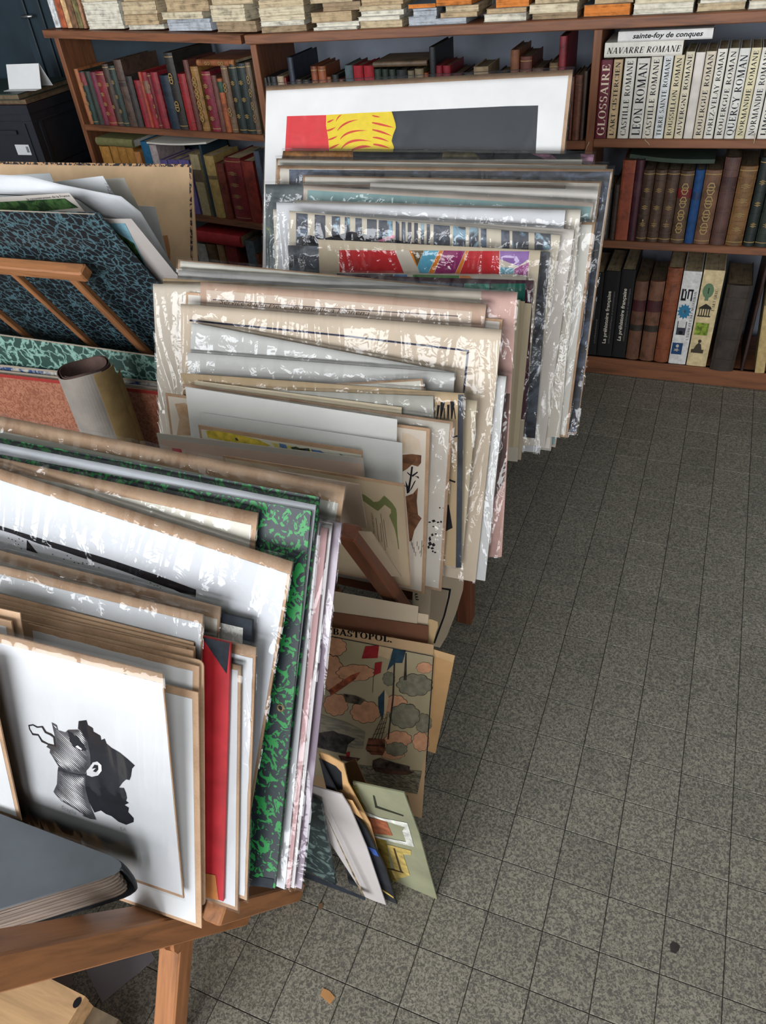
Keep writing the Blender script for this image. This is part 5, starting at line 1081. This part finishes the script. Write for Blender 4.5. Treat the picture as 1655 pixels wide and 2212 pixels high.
# paper roll
rt = on_z(181, 792, .55); base = Vector((rt.x+.035, rt.y-.03, 0)); axis = (rt-base).normalized()
R0 = .071
roll = tag(empty('paper_roll', frame(base, axis.orthogonal().normalized(), axis.cross(axis.orthogonal().normalized()), axis)), 'upright roll of grey and tan paper before the red-brown board', 'paper roll')
Lr = (rt-base).length
M1 = roll.matrix_world.to_3x3().inverted()
tow = M1 @ (CAM-rt); a_c = math.atan2(tow.y, tow.x)
def spiral(name, a0, a1, ra_, rb2, z0, z1, mat, th=.0012, n=40):
    V = []
    for i in range(n+1):
        t = i/n; a = a0+(a1-a0)*t; r = ra_+(rb2-ra_)*t
        for rr in (r, r+th): V += [(rr*math.cos(a), rr*math.sin(a), z0), (rr*math.cos(a), rr*math.sin(a), z1+.003*math.sin(a*3))]
    F = []
    for i in range(n):
        k = 4*i; F += [(k+1, k+5, k+4, k), (k+2, k+6, k+7, k+3), (k+3, k+7, k+5, k+1), (k, k+4, k+6, k+2)]
    F += [(0, 2, 3, 1), (4*n+1, 4*n+3, 4*n+2, 4*n)]
    return obj(name, mesh(name, V, F, mat, False), roll)
GP = plain('roll_grey_paper', (150, 142, 134), .85, .06, 12); TP = plain('roll_tan_paper', (170, 142, 96), .85, .1, 14); IN_ = plain('roll_inner', (92, 72, 66), .85, .15, 14)
spiral('rolled_sheet', a_c-7.5, a_c+5.0, R0*.80, R0*.97, .002, Lr, IN_, .0012, 90)
spiral('outer_sheet', a_c-4.0, a_c+.55, R0*.985, R0*1.0, .001, Lr-.002, GP)
spiral('tan_flap', a_c+.2, a_c+1.35, R0*1.02, R0*1.04, .001, Lr-.004, TP); spiral('loose_flap', a_c+1.2, a_c+1.75, R0*1.06, R0*1.22, .001, Lr-.035, TP)

# ================================================================== prints on the floor between the racks
GF = 'prints leaning on the floor'
def qF(y0, lean, yaw): return (-.2, y0, .0, lean, yaw)
sb = Board('old_print', 'old colour print of a naval battle titled SEBASTOPOL', 'print', GF, qF(.128, 29.5, 3), (560, 1329), (937, 1393), (884, 1770), th=.0012)
sb.back(paper((176, 146, 112)), 'sheet')
zS = Z(620, 1240, 1060)
sb.art('sky_print', blotch('old_sky', (146, 134, 104), (160, 146, 116), 8, .5, .2), ZP(zS, [(0, 440), (350, 500), (1195, 660), (1165, 1200), (1060, 1790), (500, 1680), (0, 1600)]), 0)
def puff(cx, cy, rx, ry, n=9, k=.14): 
    return ZP(zS, [(cx+rx*(1+k*abs(math.sin(i*n/2*math.pi/18)))*math.cos(i*math.pi/18), cy+ry*(1+k*abs(math.sin(i*n/2*math.pi/18)))*math.sin(i*math.pi/18)) for i in range(36)])
OLD = ink((52, 44, 38), .2); PKC = ink((188, 138, 106), .08); GRC = ink((116, 112, 94), .12); BLUE_ = ink((36, 58, 72), .15); REDO = ink((140, 34, 38), .1)
CL = [(380, 590, 95, 70, PKC), (360, 800, 90, 130, PKC), (560, 800, 140, 60, PKC), (400, 1060, 90, 80, PKC), (640, 1120, 110, 80, PKC), (1040, 900, 130, 80, GRC), (880, 1060, 90, 70, PKC), (960, 1150, 110, 90, GRC), (1110, 1210, 60, 70, GRC), (905, 1340, 100, 60, PKC), (890, 1420, 80, 50, GRC), (550, 1340, 60, 45, PKC), (860, 1460, 90, 40, PKC), (1090, 1360, 60, 70, PKC), (1120, 760, 60, 40, PKC), (830, 850, 45, 50, GRC)]
for i, (cx, cy, rx, ry, mt) in enumerate(CL):
    sb.art('cloud_outline_print', OLD, puff(cx, cy, rx*1.04, ry*1.05), 1+2*(i % 4)); sb.art('cloud_print', mt, puff(cx, cy, rx, ry), 2+2*(i % 4))
sb.art('sea_print', blotch('old_sea', (62, 58, 48), (122, 114, 92), 60, .5, .08, 1.5, 3, (1, 4, 1)), ZP(zS, [(560, 1540), (700, 1560), (1100, 1600), (1062, 1785), (500, 1680), (480, 1600)]), 9)
sb.art('far_sea_print', blotch('old_far_sea', (104, 100, 84), (140, 130, 106), 30, .5, .1, 1, 3, (1, 5, 1)), ZP(zS, [(250, 1130), (480, 1200), (640, 1280), (620, 1420), (480, 1400), (240, 1300)]), 9)
for nm, mt, P in [('red_flag_print', REDO, [(640, 585), (752, 578), (740, 680), (610, 685)]), ('white_flag_print', ink((186, 160, 126)), [(752, 578), (865, 605), (830, 690), (740, 660)]), ('blue_flag_print', BLUE_, [(865, 605), (970, 618), (940, 720), (880, 720), (815, 785), (845, 690)]), ('small_red_flag_print', REDO, [(718, 720), (775, 710), (765, 800), (708, 822)]), ('blue_sail_print', BLUE_, [(780, 960), (795, 940), (792, 1120), (775, 1180), (745, 1080), (745, 1000)]), ('sail_print', ink((186, 162, 128)), [(795, 930), (830, 1000), (800, 1180), (780, 1190), (792, 1100)]),
                  ('mast_print', OLD, [(870, 720), (882, 720), (872, 1000), (830, 1340), (818, 1340), (858, 1000)]), ('second_mast_print', OLD, [(965, 640), (975, 640), (975, 860), (950, 860)]), ('hull_print', ink((98, 58, 40), .3), [(665, 1330), (800, 1340), (800, 1430), (780, 1470), (690, 1465), (640, 1420)]), ('hull_band_print', OLD, [(655, 1380), (800, 1390), (800, 1400), (652, 1392)]), ('hull_low_band_print', OLD, [(650, 1430), (790, 1440), (788, 1450), (655, 1440)]),
                  ('boat_print', ink((70, 48, 38), .3), [(690, 1560), (760, 1570), (1000, 1600), (1040, 1605), (980, 1630), (800, 1620), (720, 1600)]), ('crew_print', ink((58, 48, 42), .5), [(700, 1510), (760, 1490), (880, 1530), (1000, 1560), (1000, 1605), (760, 1575), (695, 1560)]), ('soldiers_print', ink((54, 50, 48), .5), [(240, 1290), (380, 1270), (420, 1290), (500, 1310), (560, 1335), (500, 1380), (480, 1460), (380, 1440), (230, 1400)]), ('red_trousers_print', REDO, [(480, 1450), (515, 1440), (510, 1490), (490, 1500)]), ('rowing_boat_print', ink((70, 44, 36), .2), [(420, 1470), (600, 1495), (560, 1530), (440, 1510)]), ('right_frame_line', BLACKI, [(1190, 670), (1197, 672), (1140, 1520), (1132, 1520)]), ('top_frame_line', BLACKI, [(0, 437), (360, 502), (1195, 665), (1195, 670), (360, 508), (0, 443)]), ('flagpole_print', OLD, [(705, 820), (709, 820), (700, 960), (696, 960)]), ('city_print', ink((72, 64, 54), .5), [(460, 970), (560, 985), (640, 1020), (600, 1060), (480, 1040)]), ('explosion_print', ink((128, 66, 44), .4), [(340, 940), (520, 820), (600, 790), (560, 850), (420, 950), (360, 985)])]:
    sb.art(nm, mt, ZP(zS, P), 10)
rg = [ZP(zS, [(a, 1340), (a+6, 1340), (b_+3, 1130), (b_, 1130)]) for a, b_ in ((690, 790), (715, 800), (740, 812), (765, 824))] + [ZP(zS, [(a, y), (b_, y-20), (b_, y-16), (a, y+4)]) for a, b_, y in ((700, 800, 1300), (725, 805, 1260), (745, 812, 1220), (765, 818, 1180))]
tag(sb.rects('rigging_print', OLD, rg, 11), kind='stuff')
sb.text('SEBASTOPOL.', (692, 1366), (848, 1388), 13, ink((28, 24, 22)), 'serif', .05, name='lettering')
sc_ = Board('kraft_wrapper', 'torn kraft wrapper sticking out behind the naval print', 'wrapper', GF, qF(.143, 28.8, 3), (845, 1376), (983, 1416), (966, 1636), th=.0012); sc_.back(plain('wrapper_kraft', (186, 146, 100), .85, .06, 10), 'sheet')
sc_.art('folded_flap', plain('wrapper_kraft_light', (196, 160, 116), .85, .05, 10), [(905, 1393), (983, 1416), (978, 1431), (900, 1403)])
BRF = plain('brown_card', (104, 66, 46), .8, .06, 12)
bf = Board('portfolio_folder', 'brown folder with cream top strip behind the naval print', 'folder', GF, qF(.16, 27.6, 3), (560, 1300), (925, 1352), zbot=.003, th=.003); bf.back(BRF, 'cover')
cs = Board('card_sheet', 'cream sheet tucked in front of the brown folder top', 'card', GF, qF(.168, 27, 3), (560, 1248), (904, 1310), zbot=.12, th=.001); cs.back(paper((176, 160, 138)), 'sheet')
cs2 = Board('card_sheet', 'cream card showing right of the brown folder', 'card', GF, qF(.176, 26.5, 3), (700, 1290), (926, 1328), zbot=.01, th=.001); cs2.back(paper((184, 166, 142)), 'sheet')
cs3 = Board('card_sheet', 'ragged yellowed sheet behind the cream card', 'card', GF, qF(.184, 26, 3), (700, 1278), (946, 1342), zbot=.01, th=.001); cs3.face = cs3.slab('sheet', paper((178, 150, 112)), 0, cs3.W, 0, cs3.H, 0, .001, .002)
def shape(name, label, cat, group, ref, px, mat, th=.0015):
    b = Board(name, label, cat, group, ref, px[0], px[1], H=.1, th=th); P = [b.loc(*p) for p in px]
    a = sum(P[i][0]*P[(i+1) % len(P)][1]-P[(i+1) % len(P)][0]*P[i][1] for i in range(len(P)))
    b.face = MB().prism(P if a > 0 else P[::-1], 0, th).ob('sheet', mat, b.root); return b
cv = shape('large_card', 'large grey-beige card with round edge and thin black line', 'card', GF, (-.3, .565, 0, 8, 2), [(912, 1235), (1004, 1236), (1000, 1275), (985, 1325), (965, 1375), (950, 1400), (940, 1401), (922, 1398), (912, 1396)], paper((172, 156, 134)))
cv.art('black_line', BLACKI, [(948, 1268), (975, 1272), (972, 1290), (962, 1330), (940, 1390), (936, 1388), (958, 1330), (968, 1290), (970, 1275), (948, 1271)]); cv.art('inner_panel', paper((150, 136, 116)), [(932, 1268), (968, 1275), (958, 1330), (938, 1384), (915, 1370), (930, 1300)], 0)
mc = shape('small_card', 'narrow cream card lettered ma under the middle rack', 'card', GF, (-.3, .525, 0, 6, 2), [(893, 1242), (933, 1246), (928, 1330), (922, 1408), (888, 1400)], paper((182, 166, 142)))
mc.text('ma', (905, 1296), (900, 1272), 8, BLACKI, 'sans', .01)
f1 = shape('small_card', 'small grey-brown card slipped down beside the wooden leg', 'card', GF, (-.25, .372, .33, -24, 2), [(774, 1149), (803, 1151), (867, 1246), (846, 1245)], paper((150, 132, 112)), .002)
# leaning towards the front rack
dk = Board('marbled_board', 'dark green swirled marbled board standing on the floor', 'board', GF, (-.22, -.070, 0, -2, -3), (590, 1692), (694, 1738), (790, 1942), th=.005)
dk.back(blotch('dark_green_swirl', (30, 44, 46), (86, 104, 100), 16, .56, .05, 3.5, 3), 'cover'); dk.art('worn_edge', plain('worn_board', (120, 106, 84), .9, .3, 60), [(694, 1738), (698, 1745), (792, 1942), (786, 1940)]); dk.art('cloth_foot', BCLOTH, [(640, 1888), (650, 1878), (790, 1937), (790, 1944)], 2)
gw = shape('grey_card', 'pale grey card with cut corner leaning beside the dark marbled board', 'card', GF, (-.18, -.056, 0, -2.5, -3), [(640, 1688), (700, 1705), (738, 1716), (756, 1745), (792, 1830), (834, 1955), (790, 1940), (700, 1800)], paper((176, 170, 168)), .002)
kb = shape('torn_wrapper', 'torn kraft-edged black folder leaning on the floor stack', 'folder', GF, (-.16, -.036, 0, -3, -3), [(688, 1624), (710, 1632), (742, 1650), (752, 1690), (800, 1780), (850, 1965), (760, 1940)], plain('wrapper_kraft', (186, 146, 100), .85, .06, 10))
kb.art('black_face', plain('black_card', (34, 36, 42), .6, .2, 20), [(689, 1636), (726, 1655), (738, 1668), (741, 1705), (712, 1705)])
bb = shape('black_board', 'black board with blue smear and ochre streak', 'board', GF, (-.158, -.046, 0, -3, -3), [(690, 1640), (742, 1738), (790, 1790), (830, 1870), (862, 1967), (760, 1935)], plain('black_card', (34, 36, 42), .6, .2, 20), .003)
bb.art('blue_smear', ink((44, 66, 120), .3), [(792, 1826), (812, 1835), (820, 1850), (808, 1846)]); bb.art('ochre_streak', ink((170, 146, 80), .2), [(826, 1920), (850, 1936), (851, 1940), (828, 1925)]); bb.art('kraft_patch', plain('wrapper_kraft', (186, 146, 100), .85, .06, 10), [(740, 1722), (762, 1728), (786, 1770), (764, 1755)])
ap = shape('painting', 'abstract painting of grey-green with white and ochre strokes', 'painting', GF, (-.093, -.012, 0, -5, -3), [(762, 1689), (873, 1713), (905, 1800), (947, 1952), (862, 1962), (790, 1850)], plain('grey_green_paint', (124, 124, 100), .7, .1, 6), .0025)
zT = Z(580, 1560, 1020)
for nm, c_, P in [('olive_paint', (122, 112, 62), [(640, 500), (720, 520), (760, 640), (800, 700), (770, 720)]), ('black_stroke', (40, 42, 34), [(850, 590), (865, 600), (885, 680), (1100, 755), (1098, 762), (870, 690)]), ('white_stroke', (190, 190, 182), [(760, 710), (900, 770), (1130, 815), (1150, 880), (1185, 1010), (1140, 1000), (850, 930), (845, 915), (1120, 970), (1090, 880), (1110, 850), (1000, 815), (800, 755)]), ('rust_paint', (140, 82, 56), [(790, 765), (960, 800), (1010, 920), (850, 900)]), ('ochre_paint', (168, 146, 84), [(965, 990), (1160, 1040), (1160, 1075), (1095, 1070), (1150, 1240), (1100, 1260), (1060, 1260), (1070, 1285), (980, 1270), (970, 1200), (1030, 1200)]), ('brown_stroke', (70, 54, 34), [(1015, 1020), (1030, 1020), (1085, 1200), (1105, 1225), (970, 1190), (970, 1180), (1070, 1205)]), ('olive_stain', (128, 110, 50), [(850, 930), (960, 960), (1000, 1200), (1060, 1330), (1000, 1340), (930, 1150)])]:
    ap.art(nm, ink(c_, .15), ZP(zT, P), 2 if 'white' in nm or 'stroke' in nm else 1)
bs = shape('kraft_wrapper', 'small folded kraft scrap behind the abstract painting', 'wrapper', GF, (-.15, .02, 0, 2, 0), [(745, 1650), (768, 1640), (790, 1690), (880, 1720), (900, 1790), (780, 1800)], plain('wrapper_kraft_dark', (130, 96, 62), .85, .1, 10))

# ================================================================== left background: teal door, crates
d1 = tag(MB().box(-3.7, -1.80, 2.318, 2.355, 0, 2.5).ob('door_1', TEAL), kind='structure')
for x in (-2.66, -2.58, -2.95): MB().bbox(x, x+.035, 2.305, 2.319, .1, 2.4, .004).ob('moulding', TEAL, d1)
hp = on_y(58, 36, 2.28); MB().tube([hp+Vector((-.03, 0, 0)), hp+Vector((.03, 0, 0))], .006, 8).ob('door_handle', plain('nickel', (150, 150, 150), .25, .05, 40, metal=.9), d1, True)
MB().tube([hp+Vector((-.03, .0, 0)), hp+Vector((-.03, .03, 0))], .006, 8).ob('handle_stem', MATS['nickel'], d1, True)
CRT = plain('black_plastic', (30, 32, 38), .45, .08, 20, spec=.4)
cfr = on_y(56, 226, 1.98); CX1 = cfr.x; CZT = cfr.z
def crate(zt, h, label):
    wd, dp = .60, .40; r = empty('plastic_crate', Matrix.Translation((CX1-wd, 1.98, zt-h))); t = .006
    s = MB()
    s.box(t, wd-t, t, dp-t, 0, .006); s.ob('floor_panel', CRT, r)
    for nm, a in (('side_panel', (t, wd-t, t, 2*t)), ('side_panel', (t, wd-t, dp-2*t, dp-t)), ('side_panel', (t, 2*t, 2*t, dp-2*t)), ('side_panel', (wd-2*t, wd-t, 2*t, dp-2*t))):
        MB().box(*a, .006, h-.03).ob(nm, CRT, r)
    for z0, z1 in ((h-.034, h-.002), (h-.07, h-.062)):
        e = 0 if z0 > h-.05 else .002
        m = MB(); m.box(e, wd-e, e, .012, z0, z1).box(e, wd-e, dp-.012, dp-e, z0, z1).box(e, .012, .012, dp-.012, z0, z1).box(wd-.012, wd-e, .012, dp-.012, z0, z1); m.ob('rim', CRT, r)
    for x in (.04, wd-.06): MB().box(x, x+.016, .001, .006, .006, h-.07).ob('rib', CRT, r)
    for y in (.04, dp-.06): MB().box(wd-.006, wd-.001, y, y+.016, .006, h-.07).ob('rib', CRT, r)
    MB().box(wd-.20, wd-.10, -.004, .003, h-.11, h-.095).ob('handle_ledge', CRT, r)
    return tag(r, label, 'crate', 'stacked black crates'), h
CH = .235
c1, _ = crate(CZT, CH, 'upper black plastic crate with white sticker beside the bookcase')
st_ = MB().box(.46, .535, .0015, .0045, .045, .085).ob('sticker', paper((196, 198, 200)), c1)
bar = MB()
for i in range(7): bar.box(.517+i*.002, .518+i*.002, .0011, .0014, .055, .078)
tag(bar.ob('barcode', BLACKI, st_), kind='stuff')
crate(CZT-CH-.001, CH, 'black plastic crate below the stickered one')
crate(CZT-2*CH-.002, CH, 'third black plastic crate, hidden low in the stack'); 
zlow = CZT-3*CH-.003
if zlow > .02: crate(zlow, zlow-.002, 'lowest black plastic crate standing on the floor')
def flatbook(name, label, x0, x1, y0, y1, z, th, mat, page):
    r = tag(empty(name, Matrix.Translation((x0, y0, z))), label, 'book'); MB().box(0, x1-x0, 0, y1-y0, 0, .003).box(0, x1-x0, 0, y1-y0, th-.003, th).ob('cover', mat, r); MB().box(.004, x1-x0-.004, .004, y1-y0-.002, .003, th-.003).ob('page_block', page, r); return r
DG = plain('dark_green_cover', (42, 56, 48), .5, .1, 20)
flatbook('folio_book', 'brown worn folio lying on the upper black crate', CX1-.5, CX1+.0, 1.985, 2.36-.01, CZT+.0005, .016, plain('brown_cover', (104, 78, 58), .7, .15, 20), PAGED)
flatbook('folio_book', 'dark green folio on top of the brown folio on the crate', CX1-.52, CX1-.02, 1.975, 2.30, CZT+.017, .022, DG, PAGED)
cdp = on_y(12, 172, 2.06); cw = (on_y(80, 165, 2.06)-cdp).length; zc_ = CZT+.0395
fc = tag(empty('folded_card', Matrix.Translation((cdp.x, 2.06, zc_))), 'blank white folded card standing on the dark green folio', 'card')
CARDM = paper((206, 206, 206)); MB().add([(0, 0, 0), (cw, 0, 0), (cw, .03, .085), (0, .03, .085), (0, .002, 0), (cw, .002, 0), (cw, .032, .085), (0, .032, .085)], [(0, 1, 2, 3), (7, 6, 5, 4), (0, 4, 5, 1), (1, 5, 6, 2), (2, 6, 7, 3), (3, 7, 4, 0)]).ob('front_leaf', CARDM, fc); MB().box(0, cw, -.03, 0, 0, .0012).ob('foot_leaf', CARDM, fc); MB().add([(0, .032, .085), (cw, .032, .085), (cw, .07, 0), (0, .07, 0)], [(0, 1, 2, 3)]).ob('rear_leaf', CARDM, fc)

# ================================================================== foreground: portfolio album, plank, floor scraps
ALB = plain('grey_cover', (92, 98, 104), .55, .08, 6, spec=.4)
zt_ = .496
cn = on_z(300, 1872, zt_); e1 = on_z(-10, 1966, zt_); e2 = on_z(-10, 1754, zt_)
al = tag(empty('portfolio_album', Matrix.Translation((cn.x, cn.y, zt_))), 'thick grey covered album with soft page edges in the lower left corner', 'album')
v1 = (e1-cn).xy.normalized(); v2_ = (e2-cn).xy.normalized(); TA = .067
def alpoly(ins, r, n=8):
    """wedge between the two visible edges with a rounded nose at the right"""
    C0 = Vector((0, 0)) + (v1+v2_).normalized()*ins*2.6; A0 = C0+v1*r; B0 = C0+v2_*r
    arc = [(A0*(1-t)**2 + C0*2*t*(1-t) + B0*t*t) for t in [i/n for i in range(n+1)]]
    P = [C0+v1*.30] + arc + [C0+v2_*.34]; return [(p.x, p.y) for p in P]
def alslab(name, mat, ins, r, z0, z1):
    P = alpoly(ins, r); ar = sum(P[i][0]*P[(i+1) % len(P)][1]-P[(i+1) % len(P)][0]*P[i][1] for i in range(len(P)))
    return MB().prism(P if ar > 0 else P[::-1], z0, z1).ob(name, mat, al)
alslab('cover', ALB, .0, .05, -.003, 0); BC_ = plain('black_cover', (28, 30, 34), .5, .1, 10); alslab('back_cover', BC_, .0, .05, -TA, -TA+.003)
PGE = plain('soft_page_edges', (122, 108, 98), .8, .22, 8, (1, 1, 60))
nlay = 12
for i in range(nlay):
    z0 = -TA+.003+(TA-.006)*i/nlay; z1_ = z0+(TA-.006)*.88/nlay
    alslab('page_bundle', PGE, .0045+.0012*math.sin(i*2.1), .05, z0, z1_)
# wrap-round spine at the nose
P = alpoly(.0, .05); P = [Vector((p[0], p[1])) for p in P]; Vv = []
for p in P[4:]:
    for k in range(7):
        a = math.pi*k/6; o_ = (p-P[0]).normalized()*0; nrm2 = Vector((.9, .25)).normalized()*.007*math.sin(a); Vv.append((p.x+nrm2.x, p.y+nrm2.y, -TA/2+TA/2*math.cos(a)))
npp = len(P[4:]); spm = MB().add(Vv, [(i*7+k, i*7+k+1, (i+1)*7+k+1, (i+1)*7+k) for i in range(npp-1) for k in range(6)])
o = spm.ob('spine', BC_, al, True); o.modifiers.new('thickness', 'SOLIDIFY').thickness = .002
# pale wood crate end on the floor, lower left
PW = wood('pale_wood', (196, 158, 116), .82, .6)
zc2 = .16
a = on_z(68, 2093, zc2); b_ = on_z(184, 2152, zc2); d_ = (b_-a).normalized(); dn = Vector((-d_.y, d_.x, 0)); 
if dn.dot(CAM-a) < 0: dn = -dn
dn.z = 0
wb = tag(empty('wooden_box', Matrix.Translation((a.x, a.y, 0))), 'pale rough wooden box with nail hole in the lower left corner', 'box')
def lbox(name, mat, P0, u, v, lu, lv, z0, z1):
    P = [P0, P0+u*lu, P0+u*lu+v*lv, P0+v*lv]; V = [Vector((p.x, p.y, z0)) for p in P]+[Vector((p.x, p.y, z1)) for p in P]; O = Vector((a.x, a.y, 0))
    return MB().add([p-O for p in V], [(0, 1, 2, 3), (7, 6, 5, 4), (0, 4, 5, 1), (1, 5, 6, 2), (2, 6, 7, 3), (3, 7, 4, 0)]).ob(name, mat, wb)
lw_ = (b_-a).length
lbox('lid_plank', PW, a-d_*.25, d_, dn, lw_+.25, .20, zc2-.018, zc2)
lbox('end_panel', PW, a+d_*(lw_-.02), d_, dn, .016, .198, .002, zc2-.019); lbox('side_panel', PW, a-d_*.25, d_, dn, lw_+.228, .016, .002, zc2-.019)
lbox('corner_block', plain('grey_brown_wood', (110, 96, 78), .8, .2, 20), a+d_*(lw_-.0035), d_, dn, .05, .09, .002, zc2-.05)
hn = on_z(167, 2166, zc2); MB().flat([(hn.x-a.x+.006*math.cos(i*math.pi/5), hn.y-a.y+.008*math.sin(i*math.pi/5)) for i in range(10)], zc2+.0006).ob('nail_hole', BLACKI, wb)
def floor_card(name, label, px, mat, z=.0, th=.0015, cat='card', group=None):
    P = [on_z(*p, z) for p in px]; c = P[0]; Q = [(p.x-c.x, p.y-c.y) for p in P]; ar = sum(Q[i][0]*Q[(i+1) % len(Q)][1]-Q[(i+1) % len(Q)][0]*Q[i][1] for i in range(len(Q)))
    o = MB().prism(Q if ar > 0 else Q[::-1], .0003, th).ob(name, mat); o.location = (c.x, c.y, z); return tag(o, label, cat, group)
floor_card('loose_card', 'grey card lying on the dark floor under the end bar', [(186, 2096), (248, 2040), (309, 2026), (336, 2071), (222, 2167)], paper((136, 132, 138)))
floor_card('loose_card', 'dim grey card lying beside the wooden box', [(66, 2094), (130, 2078), (163, 2123), (150, 2135)], paper((120, 112, 110)))
floor_card('paper_scrap', 'small tan paper scrap on the tiles', [(698, 2135), (712, 2141), (724, 2155), (713, 2170), (692, 2150)], plain('tan_scrap', (176, 128, 80), .8, .05, 30), cat='paper scrap')
floor_card('floor_mark', 'tiny brown chip at a tile corner by the front rack', [(688, 1954), (697, 1950), (698, 1960), (692, 1966), (688, 1963)], plain('brown_chip', (112, 84, 60), .8, .1, 30), th=.002, cat='debris')
floor_card('floor_stain', 'dark round spot on a tile near the lower right', [(1447, 2040), (1453, 2034), (1462, 2037), (1469, 2043), (1467, 2053), (1459, 2060), (1449, 2056)], plain('dark_spot', (52, 46, 44), .8, .1, 60), th=.0006, cat='stain')
# grey page markers / ribbons hanging from the lettered books
for k_, q in enumerate([[(522, 915), (512, 935), (503, 965)], [(882, 895), (900, 910), (912, 928)], [(1580, 870), (1582, 890), (1576, 918)]]):
    P = [RC.P(*(lambda s, z: (s, -.006, z))(*RC.sz(*z3(*p), -.006))) for p in q]; P.insert(0, P[0]+Vector((0, .012, .004)))
    tag(MB().tube(P, .0012, 5).ob('bookmark_ribbon', plain('ribbon', (186, 168, 136), .8, .05, 30), None, True), ['pale ribbon hanging over the shelf edge by the divider', 'pale torn paper tongue hanging below the lettered books', 'pale ribbon hanging at the right end of the lettered books'][k_], 'ribbon')

# cartons added out of view to shade the floor under the front rack
CARD_ = plain('carton_board', (168, 132, 96), .85, .05, 8)
for k_, (x0, x1, y0, y1, z0, z1_) in enumerate([(-1.75, -.93, -1.25, -.66, .001, .42), (-1.70, -.95, -1.22, -.68, .422, .80)]):
    r = tag(empty('cardboard_carton', Matrix.Translation((x0, y0, z0))), ['large kraft carton on the floor left of the front rack', 'kraft carton stacked on the large carton left of the front rack'][k_], 'carton')
    W_, D_, H_ = x1-x0, y1-y0, z1_-z0
    MB().box(0, W_, 0, D_, 0, H_-.004).ob('body', CARD_, r)
    for a_, c_ in ((0, D_/2-.001), (D_/2+.001, D_)): MB().box(0, W_, a_, c_, H_-.004, H_).ob('flap', CARD_, r)
